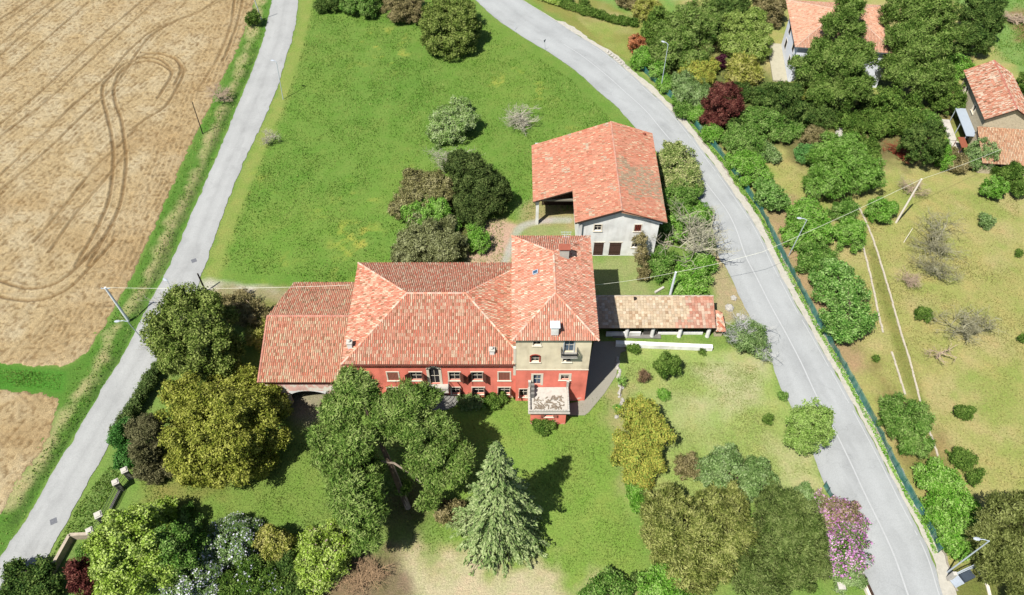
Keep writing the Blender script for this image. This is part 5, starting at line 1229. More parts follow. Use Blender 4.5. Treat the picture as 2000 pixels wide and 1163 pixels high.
# --- bottom left
plant('lime_tree', 'large lime-green tree at the bottom left', 'tree', [(265,1075,140,150),(300,1020,100,80),(235,1120,90,100),(320,1090,90,100),(250,1030,80,70)], L_lime, leaf=.3, lump=.75, trunk=.25, clear=.4, gap=.1)
plant('green_garden_tree', 'mid green thin tree right of the large lime-green one', 'tree', [(350,1080,90,120),(360,1020,70,60)], L_greenm, leaf=.24, lump=.6, dens=.9, trunk=.15)
plant('lilac', 'green shrub topped with pale lilac blossom below the lawn', 'shrub', [(450,1060,100,56),(485,1045,60,36)], L_ash, leaf=.2, lump=.45, trunk=.08, extra=[('blossom', L_white, 2300, .22)])
plant('lilac', 'white-lilac blossoming shrub at the bottom edge, left', 'shrub', [(385,1125,110,76),(350,1145,60,40)], L_ash, leaf=.2, lump=.45, dens=.9, trunk=.08, extra=[('blossom', L_white, 4200, .22)])
plant('lilac', 'dark green shrub with a few white blossoms at the bottom edge', 'shrub', [(500,1130,90,60),(540,1150,60,40),(440,1150,70,40)], L_darkg, leaf=.22, lump=.5, trunk=.08, extra=[('blossom', L_white, 600, .24)])
plant('yellow_bush', 'rounded yellow-green bush between the lilac shrubs', 'bush', [(536,1060,60,64)], L_gold, leaf=.24, lump=.5, trunk=.08)
plant('lilac_tree', 'lime and lilac-pink flowering tree left of the cedar foot', 'tree', [(635,1090,100,100),(610,1060,70,60),(660,1050,70,60),(625,1130,80,60)], L_lime, leaf=.26, lump=.6, trunk=.15, extra=[('blossom', L_pink, 700, .2)])
plant('corner_tree', 'dark green tree hanging over the lane in the bottom left corner', 'tree', [(50,1135,90,70),(90,1150,50,50),(20,1150,60,50)], L_dark, leaf=.28, lump=.7, trunk=.2)
plant('red_maple', 'dark red maple at the bottom left behind the garden wall', 'tree', [(158,1120,50,60),(165,1150,50,50)], L_red, leaf=.22, lump=.5, trunk=.1)
plant('ivy_bush', 'green ivy tangle over the corner of the garden wall', 'bush', [(165,1078,40,30),(195,1085,30,24)], L_greenm, leaf=.2, lump=.35, trunk=.05)
plant('bottom_shrub', 'dark shrub under the lime and lilac-pink flowering tree', 'shrub', [(560,1105,50,50),(590,1150,60,40)], L_dark, leaf=.22, lump=.5, trunk=.06)
bare('twiggy_tree', 'brown leafless undergrowth beside the cedar foot at the bottom', (720,1115), 100, 1.6, seed=61, r=.04, group='leafless trees', mat=mottled('brown_undergrowth', C(176,146,112,2.2), .3, 3, bump=0), kids=5, cat='bare shrub')
plant('bottom_bush', 'green leafy bush at the bottom edge left of the golden-green yew', 'bush', [(1190,1160,90,36),(1150,1165,40,20)], L_greenm, leaf=.26, lump=.5, trunk=.06)
plant('bottom_bush', 'bright green leafy bush at the bottom edge in front of the yew', 'bush', [(1290,1158,100,30),(1340,1165,60,24)], L_green, leaf=.26, lump=.5, trunk=.06)
plant('bottom_bush', 'small dark bush at the bottom edge above the green leafy one', 'bush', [(1245,1135,30,30)], L_dark, leaf=.22, lump=.35, trunk=.05)
# --- garden over the road, upper part
plant('orange_shrub', 'rusty orange shrub at the garden corner above the street lamp', 'shrub', [(1242,85,30,34)], L_orange, leaf=.24, lump=.35, trunk=.05)
plant('fence_bush', 'bright green low bush behind the fence beside the orange shrub', 'bush', [(1258,115,50,40),(1285,140,30,40)], L_green, leaf=.26, lump=.4, trunk=.06)
plant('golden_cypress', 'tall golden-green cypress behind the street lamp', 'tree', [(1340,70,100,90),(1310,100,70,70),(1365,40,80,70),(1345,115,70,50)], L_cedar, leaf=.3, lump=.8, mode='spray', trunk=.25, clear=.3, gap=.22)
plant('garden_tree', 'dark leafy tree left behind the golden-green cypress', 'tree', [(1285,50,50,60),(1270,70,40,40)], L_darkg, leaf=.28, lump=.6, trunk=.15)
plant('garden_tree', 'dark green tree at the top edge between the cypress and the lime-green tree', 'tree', [(1420,14,90,60),(1400,50,50,50)], L_dark, leaf=.3, lump=.7, trunk=.2)
plant('garden_tree', 'round lime-green tree near the white house', 'tree', [(1458,62,90,70),(1440,90,70,50),(1475,95,60,50)], leafmat('lime_garden_leaves', cl((88,120,44),(134,166,70),(176,200,98),(204,222,132),k=2.2)), leaf=.28, lump=.65, trunk=.18)
plant('garden_tree', 'dull grey-green tree left of the white house roof', 'tree', [(1505,22,50,60),(1490,-5,50,40)], L_brown, leaf=.26, lump=.6, trunk=.15)
plant('palm_clump', 'spiky yellow-green palm clump below the lime-green tree', 'palm', [(1452,132,66,44),(1440,150,50,30),(1470,148,40,30)], L_gold, leaf=.5, lump=.5, mode='spray', asp=.5, trunk=.1)
plant('yellow_shrub', 'golden yellow shrub beside the street lamp', 'shrub', [(1365,142,70,32),(1385,130,40,24)], L_yellow, leaf=.26, lump=.4, trunk=.06)
plant('garden_shrub', 'grey-green mixed shrub left of the dark red tree', 'shrub', [(1350,180,66,50),(1335,160,50,40),(1375,195,40,40)], L_ash, leaf=.24, lump=.5, trunk=.08)
plant('red_tree', 'dark red leafed tree beside the road fence', 'tree', [(1414,205,68,76),(1395,235,50,40)], L_red, leaf=.26, lump=.6, mode='spray', trunk=.12)
plant('purple_shrub', 'small purple shrub left of the spiky palm clump', 'shrub', [(1408,122,20,34)], L_purple, leaf=.24, lump=.35, trunk=.05)
plant('garden_tree', 'dark broad tree right of the dark red tree', 'tree', [(1530,205,80,80),(1500,190,60,50),(1560,225,50,50)], L_dark, leaf=.28, lump=.65, trunk=.18)
plant('garden_tree', 'mid green tree between the dark red tree and the garden path', 'tree', [(1485,240,80,56),(1520,262,50,40)], L_greenm, leaf=.26, lump=.55, trunk=.12)
plant('fence_bush', 'bright green bush along the road fence below the dark red tree', 'bush', [(1450,275,80,50),(1425,268,40,30)], L_greenm, leaf=.26, lump=.5, trunk=.08)
plant('fence_bush', 'bright green bush along the road fence, second below the dark red tree', 'bush', [(1470,335,66,56),(1445,310,50,40),(1470,300,50,30)], L_green, leaf=.26, lump=.55, trunk=.08)
plant('fence_bush', 'bright green bush along the road fence, lowest of the upper row', 'bush', [(1507,388,56,58),(1490,360,40,36)], L_lgreen, leaf=.26, lump=.5, trunk=.08)
plant('brown_round_bush', 'round brown-olive bush at the top of the garden path', 'bush', [(1590,268,40,42)], L_brown, leaf=.2, lump=.4, trunk=.06)
plant('ground_cover', 'flat bright green patch of ground cover below the round brown-olive bush', 'ground cover', [(1578,302,50,26),(1600,308,36,20)], leafmat('mint_green_leaves', cl((88,150,66),(120,180,92),(148,200,118),k=2.2)), leaf=.2, lump=.3, trunk=.03)
bigc = [(1650,45,72,80,12),(1600,98,46,44,8.5),(1572,135,60,50,6),(1620,112,76,60,8),(1662,118,90,70,9),(1598,150,84,50,5),(1668,165,90,60,6),(1655,5,60,50,14),(1625,180,90,40,4)]
plant('big_cedar', 'great dark cedar hiding the white house, left of two', 'tree', bigc, leafmat('dark_cedar_needles', cl((60,92,28),(94,128,48),(134,164,76),(168,192,104),k=2.2), nscale=.5), leaf=.34, lump=1.0, mode='spray', trunk=.4, base=(1640,215))
plant('big_cedar', 'great dark cedar behind the garden, right of two', 'tree', [(1790,30,120,90,11),(1778,88,100,84,8.5),(1830,80,90,80,8.5),(1800,140,120,70,5.5),(1755,140,70,60,6),(1810,-10,120,70,13),(1830,170,60,50,3.5)], leafmat('dark_cedar_needles', None), leaf=.34, lump=1.0, mode='spray', trunk=.4, base=(1790,215))
plant('dark_column_tree', 'dark tall oval tree at the top right behind the cedars', 'tree', [(1912,40,80,90),(1900,85,60,60)], L_dark, leaf=.28, lump=.6, trunk=.2)
plant('garden_tree', 'dark green bushy tree in the middle below the two great cedars', 'tree', [(1745,215,96,80),(1720,245,60,50),(1770,240,50,50)], L_darkg, leaf=.28, lump=.65, trunk=.18)
plant('oval_tree', 'dense dark oval tree on the lawn above the leaning white pole', 'tree', [(1803,283,74,94)], L_dark, leaf=.22, lump=.5, trunk=.15)
plant('garden_tree', 'round olive-green tree left of the stone house', 'tree', [(1858,195,64,60)], L_darkg, leaf=.22, lump=.5, trunk=.12)
plant('garden_tree', 'light green bush above the round olive-green tree', 'bush', [(1868,130,60,40),(1850,150,40,30)], L_green, leaf=.26, lump=.45, trunk=.08)
plant('garden_tree', 'big mid green spreading tree at the top of the garden path', 'tree', [(1648,330,120,90),(1610,360,80,66),(1690,345,66,66),(1640,295,90,50)], leafmat('spreading_tree_leaves', cl((70,120,32),(106,156,52),(146,190,84),(176,212,118),k=2.1)), leaf=.3, lump=.7, trunk=.2, clear=.6, mode='droop')
plant('garden_bush', 'bright green bush right of the garden path', 'bush', [(1722,412,54,46)], L_green, leaf=.22, lump=.45, trunk=.06)
plant('garden_bush', 'green bush just below the big spreading tree, left of the path', 'bush', [(1645,412,50,42)], L_greenm, leaf=.24, lump=.45, trunk=.06)
plant('garden_bush', 'rounded fresh green bush left of the path, below the first one', 'bush', [(1660,459,58,58)], L_green, leaf=.22, lump=.5, trunk=.06)
plant('lamp_tree', 'green tree behind the arched street lamp on the road fence', 'tree', [(1573,430,80,66),(1560,460,66,50),(1595,455,50,50)], L_green, leaf=.28, lump=.55, trunk=.12)
plant('fence_tree', 'bright green tree on the fence between the lamp tree and the largest one', 'tree', [(1595,505,70,56),(1575,520,40,40)], L_greenm, leaf=.28, lump=.55, trunk=.12)
plant('fence_tree', 'largest bright green tree along the road fence', 'tree', [(1640,560,100,84),(1620,540,70,60),(1655,625,90,84),(1640,650,60,40)], L_lgreen, leaf=.3, lump=.6, trunk=.18, clear=.3, gap=.26)
plant('fence_tree', 'mid green tree by the road fence at the lower end of the garden path', 'tree', [(1765,820,86,84),(1785,865,60,60),(1745,800,50,40)], L_greenm, leaf=.24, lump=.55, trunk=.14, mode='droop')
plant('fence_tree', 'bright green tree along the lower road fence above the bottom street lamp', 'tree', [(1835,935,90,70),(1855,985,90,80),(1870,1040,90,80),(1835,1010,50,50)], L_green, leaf=.28, lump=.6, trunk=.16)
plant('dark_round_shrub', 'dark green clipped shrub beside the lowest bright green fence tree', 'shrub', [(1874,895,52,30)], L_darkg, leaf=.2, lump=.35, trunk=.05)
plant('dark_round_shrub', 'narrow dark shrub at the right of the lowest fence tree', 'shrub', [(1905,932,28,48)], L_darkg, leaf=.2, lump=.35, trunk=.05)
plant('corner_cedar', 'dark olive spreading cedar in the bottom right corner', 'tree', [(1950,1010,70,90,6),(1990,1000,60,90,6),(1930,1060,70,80,4),(1975,1080,90,90,5),(1990,1140,80,60,3.5),(1940,1110,50,60,2.5)], leafmat('olive_cedar_needles', cl((66,76,30),(106,118,54),(146,156,84),(180,188,114),k=2.3)), leaf=.28, lump=.7, mode='spray', trunk=.25, base=(1985,1110))
for (x, y, w, h, m_, lb) in ((1600,222,70,44,L_dark,'added dark shrub standing for the shade right below the left great cedar'),(1660,238,60,36,L_darkg,'added low dark green shrub standing for shade at the head of the rocky steps'),(1700,215,60,40,L_dark,'added dark shrub standing for the shade between the two great cedars'),  # dark shrubs by the cedars are added to stand for the crown shade
        (1560,178,40,40,L_gold,'pale yellow-green bush at the foot of the white house wall'),(1545,250,50,36,L_greenm,'mid green low shrub left of the small white table'),(1690,290,60,40,L_darkg,'dark green shrub right of the rocky steps'),(1812,232,46,30,L_greenm,'low green shrub between the cedar and the round olive-green tree'),
        (1615,300,40,30,L_green,'fresh green shrub against the rocky steps, left side'),(1500,300,50,30,L_ash,'ash-green low shrub at the top of the dry garden lawn'),(1440,250,40,36,L_dark,'dark shrub at the foot of the dark red tree'),(1330,215,40,30,L_greenm,'green low shrub on the fence left of the dark red tree'),
        (1450,180,50,30,L_dark,'dark shrub under the spiky palm clump'),(1395,60,40,40,L_greenm,'green bush between the cypress and the lime-green tree'),(1265,20,60,40,L_gold,'yellowish bush at the top edge above the orange shrub'),(1230,-2,50,30,L_brown,'brownish bush at the top edge near the clipped hedge end')):
    plant('garden_shrub', lb, 'shrub', [(x, y, w, h), (x+w*.3, y+h*.3, w*.5, h*.6)], m_, leaf=.26, lump=.45, trunk=.05)
# --- orchard lawn
bare('orchard_tree', 'large bare grey fruit tree, upper of the overlapping pair', (1825,490), 120, 3.4, seed=71, r=.065, group='leafless trees', kids=5, mat=leafmat('grey_lichen_twigs', cl((118,114,84),(150,146,114),(176,172,142),k=2.0), trans=0))
bare('orchard_tree', 'bare grey fruit tree, lower of the overlapping pair', (1835,545), 90, 3.0, seed=72, r=.06, group='leafless trees', kids=5, mat=leafmat('grey_lichen_twigs', None))
bare('orchard_tree', 'small brown bare shrub left of the bare fruit trees', (1780,560), 44, 1.6, seed=73, r=.05, group='leafless trees', mat=M_twigp, kids=5)
bare('orchard_tree', 'low bare spreading fruit tree in the middle of the orchard', (1885,655), 104, 2.2, seed=74, r=.06, group='leafless trees', kids=5, spread=1.5, mat=leafmat('grey_lichen_twigs', None))
bare('orchard_tree', 'thin bare sapling below the spreading fruit tree', (1830,700), 60, 1.8, seed=75, r=.05, group='leafless trees', kids=3, levels=3, mat=M_twigp)
bare('orchard_tree', 'thin brown bare tree beside the leaning white pole', (1785,385), 60, 2.4, seed=76, r=.05, group='leafless trees', mat=M_twigp)
bare('orchard_tree', 'brown dead bush below the dark cedars', (1745,300), 60, 1.8, seed=77, r=.05, group='leafless trees', mat=M_redpipe, kids=5)
for (x, y, w, h, lb) in ((1941,369,42,44,'round leafy green bush near the lean-to of the stone house'),(1804,613,36,30,'small dark green round bush in the middle of the orchard lawn'),(1882,807,42,34,'dark green round bush low on the orchard lawn'),
                         (1926,432,30,28,'small grey-green bush on the orchard lawn near the right edge'),(1990,495,16,15,'tiny clipped bush at the right edge of the orchard lawn'),(1711,700,13,13,'tiny green plant on the lawn left of the garden path'),
                         (1997,660,14,20,'small dark bush cut by the right edge of the photo')):
    plant('lawn_bush', lb, 'bush', [(x, y, w, h)], L_green if x == 1941 else (L_ash if x == 1926 else L_darkg), leaf=.2, lump=.4, trunk=.04)
plant('olive_tree', 'grey-green olive tree in front of the stone house lean-to', 'tree', [(1920,302,56,56),(1905,315,40,36)], L_ash, leaf=.2, lump=.5, dens=.8, trunk=.1)
plant('corner_shrub', 'green shrub row at the right edge below the stone house', 'shrub', [(1975,345,50,40),(1990,370,30,40),(1955,330,40,30)], L_darkg, leaf=.22, lump=.45, trunk=.06)
plant('corner_shrub', 'brownish shrub between the oval dark tree and the olive tree', 'shrub', [(1870,318,50,36),(1850,300,36,30)], L_brown, leaf=.22, lump=.4, trunk=.06)
plant('corner_shrub', 'fresh green shrub right of the dense dark oval tree', 'shrub', [(1848,318,30,30),(1838,295,30,40)], L_green, leaf=.22, lump=.35, trunk=.06)
plant('edge_tree', 'dark green tree at the right edge behind the stone house', 'tree', [(1998,165,30,50)], L_darkg, leaf=.24, lump=.4, trunk=.1)
plant('round_bush', 'small dark round bush above the dark clipped hedge', 'bush', [(1141,8,20,18)], L_darkg, leaf=.2, lump=.3, trunk=.04)
plant('round_bush', 'dark round bush cut by the top edge of the photo', 'bush', [(1110,-3,20,16)], L_darkg, leaf=.2, lump=.3, trunk=.04)
bare('twiggy_tree', 'pile of brown cut branches at the top right corner', (1985,48), 56, 1.2, seed=81, r=.05, mat=M_twigp, kids=5, cat='brushwood')
plant('ivy_strip', 'ivy growing over the verge behind the road fence, upper stretch', 'ivy', [(1300,165,40,30),(1330,195,36,30),(1360,225,36,30),(1390,262,40,34)], L_green, leaf=.24, lump=.35, trunk=.03)

# ------------------------------------------------------------------ poles, lamps, cables
def pole(name, label, cat, base, top, r, m, group, h=None):
    g = P(*base)
    if h is None:
        h = min(((math.hypot(1000+F*g.x/depth(Vector((g.x, g.y, z)))-top[0], 581.5-F*(g.y*math.sin(PITCH)+(z-CH)*math.cos(PITCH))/depth(Vector((g.x, g.y, z)))-top[1]), z) for z in [i*.1 for i in range(10, 140)]))[1]
    tp = P(*top, h)-g; lim = .35*h
    if math.hypot(tp.x, tp.y) > lim: tp = Vector((tp.x*lim/math.hypot(tp.x, tp.y), tp.y*lim/math.hypot(tp.x, tp.y), tp.z))
    t = thing(name, g, label, cat, group); b = MB(); b.tube([Vector((0,0,-.2)), tp], [r, r*.7], 10); o = b.build('pole', m); o.parent = t
    return t, tp, g
def lamp(base, top, label, arm=(-.9, .35), r=.07, h=None):
    t, tp, g = pole('street_lamp', label, 'street lamp', base, top, r, M_galv, 'street lamps along the roads', h)
    a = Vector((arm[0], arm[1], .18)); b = MB(); b.tube([tp-Vector((0,0,.05)), tp+a*.6+Vector((0,0,.1)), tp+a], [.05,.045,.04], 8); o = b.build('arm', M_galv); o.parent = t
    d = Vector((arm[0], arm[1], 0)).normalized(); s = Vector((-d.y, d.x, 0)); c = tp+a; hd = MB(); rings = []
    for k, (u, w, z0) in enumerate(((0,.06,.04),(.15,.17,.09),(.45,.2,.1),(.7,.1,.05))): rings.append([c+d*u+s*w*math.cos(t_)+Vector((0,0,math.sin(t_)*z0+.03)) for t_ in [6.283*j/8 for j in range(8)]])
    for i in range(3):
        for j in range(8): hd.face((rings[i][j], rings[i][(j+1)%8], rings[i+1][(j+1)%8], rings[i+1][j]))
    hd.face(rings[0][::-1]); hd.face(rings[-1]); o = hd.build('lamp_head', M_lampw, smooth=True); o.parent = t
    return t
lamp((300,688), (249,628), 'grey street lamp at the lane beside the dark olive tree, its head over the lane', (-.8,-.1))
lamp((553,195), (540,122), 'slim grey street lamp on the meadow side of the lane', (-.3,.1))
lamp((1290,178), (1305,87), 'tall pale street lamp in front of the golden-green cypress', (-.5,.3))
lamp((1540,500), (1576,430), 'arched street lamp standing among the green fence trees', (-.7,.1))
lamp((1850,1118), (1932,1057), 'tall grey street lamp above the steel gate at the bottom right', (-.9,.1), .09)
lamp((352,640), (329,552), 'small thin lamp post at the lane behind the dark olive tree', (-.15,.1), .05)
tA, topA, gA = pole('utility_pole', 'pale concrete utility pole between the field and the lane', 'pole', (250,625), (205,562), .19, M_polec, 'poles carrying the cables')
tB, topB, gB = pole('utility_pole', 'pale grey utility pole rising behind the long low shed', 'pole', (1306,588), (1320,532), .2, M_polec, 'poles carrying the cables')
tC, topC, gC = pole('utility_pole', 'leaning white pole on the orchard lawn', 'pole', (1750,435), (1800,350), .17, M_polew, 'poles carrying the cables')
pole('utility_pole', 'pale pole at the top of the field verge', 'pole', (511,38), (490,-20), .1, M_polec, 'poles carrying the cables', h=7)
pole('utility_pole', 'dark wooden pole at the edge of the ploughed field', 'pole', (396,262), (375,199), .09, M_poled, 'poles carrying the cables')
pole('utility_pole', 'thick black pole beside the lane junction behind the dark olive tree', 'pole', (402,570), (386,535), .14, M_poled, 'poles carrying the cables')
pole('orchard_prop', 'thin wooden prop leaning by the large bare fruit tree', 'prop', (1765,474), (1804,422), .05, M_polew, None, h=2.4)
pole('road_marker', 'thin grey marker post at the meadow side of the road', 'post', (1006,60), (1005,38), .03, M_galv, None, h=1.4)
t, tp, g = pole('road_sign', 'small dark road sign seen from behind at the meadow edge', 'sign', (1065,97), (1064,82), .035, M_galv, None, h=1.9)
b = MB(); M = Matrix.Translation(tp+Vector((0,0,.1))) @ Matrix.Rotation(.9, 4, 'Z'); b.face([M @ Vector(p) for p in ((-.35,0,.3),(.35,0,.3),(0,0,-.3))]); b.face([M @ Vector(p) for p in ((0,.03,-.3),(.35,.03,.3),(-.35,.03,.3))]); o = b.build('sign_plate', M_greyplaster); o.parent = t
# insulator arm with cross shadow on the lane pole
b = MB(); c = topA+Vector((0,0,-.25)); b.box(c.x-.6, c.x+.6, c.y-.04, c.y+.04, c.z, c.z+.08)
for dx in (-.5, 0, .5): b.lathe(c.x+dx, c.y, [(.05,c.z+.08),(.06,c.z+.16),(.03,c.z+.24)], 8)
o = b.build('crossarm', M_galv); o.parent = tA
def cable(label, pts, sag=.5, r=.022):
    b = MB(); out = []
    for a, c in zip(pts, pts[1:]):
        a, c = Vector(a), Vector(c); n = 14
        for i in range(n+(c == Vector(pts[-1]))): t = i/n; p = a.lerp(c, t); p.z -= sag*4*t*(1-t); out.append(p)
    b.tube(out, r, 4); return tag(b.build('cable', M_cable), label, 'cable', 'overhead cables')
cable('pale overhead cable from the concrete lane pole to the outbuilding roof', [gA+topA, P(683,557,8.6)], .4)
cable('pale overhead cable from the tower house past the grey pole to the leaning white pole', [P(1160,557,9.5), gB+topB, P(1490,492,7.5), gC+topC], .25)
cable('pale overhead cable from the leaning white pole towards the stone house', [gC+topC, P(1955,292,6)], .25)
# manholes in the lane
for x, y, lb in ((379,510,'upper square iron manhole grate in the lane near the junction'),(105,1019,'lower square iron manhole grate in the lane at the bottom left')):
    p = P(x, y); b = MB(); M = Matrix.Translation((p.x, p.y, .066)) @ Matrix.Rotation(.5, 4, 'Z'); b.box(-.36, .36, -.36, .36, 0, .012, None, M)
    for k in range(5): b.box(-.3, .3, -.28+k*.13, -.22+k*.13, .012, .02, None, M)
    tag(b.build('manhole_grate', mottled('iron_grate', C(150,152,158), .25, 9, bump=0)), lb, 'manhole', 'manhole grates')

# ------------------------------------------------------------------ fences and garden walls
def netting():
    m, n, l, b = newmat('green_shade_netting'); tc = n.new('ShaderNodeTexCoord'); nz = n.new('ShaderNodeTexNoise'); nz.inputs['Scale'].default_value = 1.2; nz.inputs['Detail'].default_value = 5
    l.new(tc.outputs['Object'], nz.inputs['Vector']); r = ramp(n, [(.35, C(44,118,106,2)), (.6, C(80,156,146,2)), (.75, C(128,184,178,2))]); l.new(nz.outputs['Fac'], r.inputs[0]); l.new(r.outputs[0], b.inputs['Base Color'])
    b.inputs['Roughness'].default_value = .8; r2 = ramp(n, [(.35, (.9,.9,.9,1)), (.65, (.55,.55,.55,1))]); l.new(nz.outputs['Fac'], r2.inputs[0]); l.new(r2.outputs[0], b.inputs['Alpha']); return m
def net_fence(name, label, line, h, m, mp, group=None, sag=.12, step=2.0):
    pts = resample([P(*p) for p in line], max(3, int(sum((P(*a)-P(*b)).length for a, b in zip(line, line[1:]))/step))); g = pts[0].copy()
    t = thing(name, g, label, 'fence', group); rs = random.Random(6); b = MB(); k = 4
    for i in range(len(pts)-1):
        a, c = pts[i]-g, pts[i+1]-g
        for j in range(k):
            t0, t1 = j/k, (j+1)/k; f_ = lambda u: h-sag*4*u*(1-u)*rs.uniform(.4,1)
            p0, p1 = a.lerp(c, t0), a.lerp(c, t1); h0 = h-sag*4*t0*(1-t0); h1 = h-sag*4*t1*(1-t1)
            nn = Vector((-(c-a).y, (c-a).x, 0)).normalized()
            bow = lambda u, v: nn*(.1*math.sin(u*3.14)*math.sin(v*2.5+i))
            for v in range(3):
                v0, v1 = v/3, (v+1)/3
                b.face((p0+Vector((0,0,h0*v0))+bow(t0,v0), p1+Vector((0,0,h1*v0))+bow(t1,v0), p1+Vector((0,0,h1*v1))+bow(t1,v1), p0+Vector((0,0,h0*v1))+bow(t0,v1)))
    o = b.build('netting', m); o.parent = t
    for p in pts: b = MB(); q = p-g; b.tube([q, q+Vector((0,0,h+.1))], .035, 6); o = b.build('post', mp); o.parent = t
    return t
M_net = netting()
fpx = [(1236,120),(1284,168),(1326,207),(1362,252),(1404,300),(1450,363),(1492,427),(1530,507),(1575,590),(1605,648),(1641,708),(1672,765),(1713,842),(1744,908),(1780,976),(1812,1030),(1832,1080)]
net_fence('net_fence', 'green netting fence on posts along the outer side of the main road', fpx, 1.35, M_net, mottled('green_fence_post', C(60,110,96,2), .2, 4, bump=0))
net_fence('net_fence', 'short green wire fence beside the pink blossoming trees', [(1608,950),(1622,975)], 1.2, M_net, M_iron)
# ivy verge between kerb and fence: a strip of leaves nobody could count
def strip_leaves(name, line, w, n, mat, h=.35, leaf=.2, seed=4):
    pts = resample([P(*p) for p in line], 120); rs = np.random.RandomState(seed); i = rs.randint(0, 119, n); f = rs.rand(n, 1); A = np.array([p[:] for p in pts])
    p = A[i]*(1-f)+A[i+1]*f; d = unit(A[i+1]-A[i]); s = np.stack([-d[:, 1], d[:, 0], d[:, 2]], -1); p = p+s*((rs.rand(n, 1)-.5)*w*(.5+.7*vnoise(p[:, 0], p[:, 1], 2.5, 9)[:, None])); p[:, 2] = h*rs.rand(n)**1.5+.03
    V, Fq = leaves(rs, p, np.tile([0, 0, 1.0], (n, 1)), leaf, .7, .6); return tag(np_mesh(name, V, Fq, mat), 'green ivy and weeds covering the '+{'verge_ivy': 'strip between the road kerb and the netting fence'}.get(name, 'ground'), 'ground cover', kind='stuff')
off = [(x-5, y+2) for x, y in fpx]
strip_leaves('verge_ivy', off[2:], .55, 6000, L_green)
# steel gate with bright bars, bottom right
gt = thing('garden_gate', P(1865,1125), 'arched pale steel gate with mixed scrap panels beside the bottom street lamp', 'gate')
def addto(t, b, nm, m): g_ = t.location; b.v = [(v[0]-g_.x, v[1]-g_.y, v[2]) for v in b.v]; o = b.build(nm, m); o.parent = t; return o
a, c = P(1852,1132), P(1908,1108)
b = MB(); n_ = 14; arc = lambda z0, amp: [a.lerp(c, k/n_)+Vector((0,0,z0+amp*math.sin(math.pi*k/n_))) for k in range(n_+1)]
b.tube(arc(1.5,.5), .05, 6); addto(gt, b, 'top_rail', M_lampw)
b = MB(); b.tube(arc(.7,.2), .045, 6); addto(gt, b, 'middle_rail', M_lampw)
b = MB()
for k in range(1, n_): p = a.lerp(c, k/n_); b.tube([p+Vector((0,0,.05)), p+Vector((0,0,1.5+.5*math.sin(math.pi*k/n_)))], .02, 4)
addto(gt, b, 'bars', M_galv)
for q in (a, c): b = MB(); b.box(q.x-.2, q.x+.2, q.y-.2, q.y+.2, 0, 1.75); addto(gt, b, 'gate_post', M_conc)
a2, c2 = P(1858,1142), P(1890,1126); dd = (c2-a2).normalized(); nn = Vector((-dd.y, dd.x, 0))
b = MB(); M = Matrix.Translation(a2) @ Matrix.Rotation(math.atan2(dd.y, dd.x), 4, 'Z'); b.box(0, 1.2, -.5, .5, .25, .3, None, M); b.box(.1, .3, -.5, .4, .02, .25, None, M); tag(b.build('metal_sheet', mottled('bright_zinc', C(206,216,228,2), .15, 2, rough=.4, bump=0, metal=.2)), 'bright zinc sheet lying in front of the steel gate', 'sheet')
b = MB(); b.box(1.3, 2.7, -.45, .45, .1, .5, None, M); b.box(1.5, 2.5, -.4, .4, .5, .52, None, M); tag(b.build('covered_box', mottled('dark_tarpaulin', C(70,80,92,2), .2, 3)), 'dark covered box standing behind the steel gate', 'box')
b = MB(); q = P(1922,1100); b.box(q.x-.7, q.x+.7, q.y-.35, q.y+.35, 0, .9); b.box(q.x-.75, q.x+.75, q.y-.4, q.y+.4, .902, .95); tag(b.build('water_tank', mottled('blue_grey_tank', C(120,140,156,2), .15, 3)), 'blue-grey tank under the corner cedar', 'tank')
gpth = resample(px((1905,1108),(1918,1125),(1928,1145),(1935,1175)), 10); b = MB()
for i in range(9):
    a_, c_ = gpth[i], gpth[i+1]; d = (c_-a_).normalized(); M = Matrix.Translation(a_) @ Matrix.Rotation(math.atan2(d.y, d.x), 4, 'Z'); b.box(0, (c_-a_).length*.96, -.16, .16, 0, .16, None, M)
tag(b.build('stone_edging', M_frame), 'pale stone edging running down from the steel gate', 'edging')
# bottom: wall corner and fence at the road beside the blossoming tree
wl = thing('roadside_wall', P(1680,1120), 'low pale wall corner beside the road at the bottom edge', 'wall')
p0, p1, p2 = P(1676,1122), P(1700,1175), P(1640,1150)
def wallseg(b, a, c, w, z0, z1): d = (c-a); M = Matrix.Translation(a) @ Matrix.Rotation(math.atan2(d.y, d.x), 4, 'Z'); b.box(0, d.length, -w/2, w/2, z0, z1, None, M)
b = MB(); wallseg(b, p0, p1, .3, 0, .5); addto(wl, b, 'wall', M_frame)
b = MB(); b.box(p0.x-.35, p0.x+.35, p0.y-.35, p0.y+.35, 0, .75); addto(wl, b, 'pillar', M_whitestone)
b = MB(); wallseg(b, p0+Vector((.42,0,0)), p1+Vector((.42,0,0)), .5, -.05, .12); tag(b.build('drain_channel', M_wood), 'dark drain channel beside the low pale wall at the bottom edge', 'drain')
net_fence('wire_fence', 'thin wire fence running left from the low pale wall', [(1674,1124),(1655,1138),(1640,1150)], 1.1, M_net, M_galv, sag=.02)
b = MB(); q = P(1637,1152); b.box(q.x-.3, q.x+.3, q.y-.3, q.y+.3, 0, 1.1); b.box(q.x-.38, q.x+.38, q.y-.38, q.y+.38, 1.102, 1.2); tag(b.build('gate_pillar', M_conc), 'pale square pillar at the end of the thin wire fence', 'pillar')
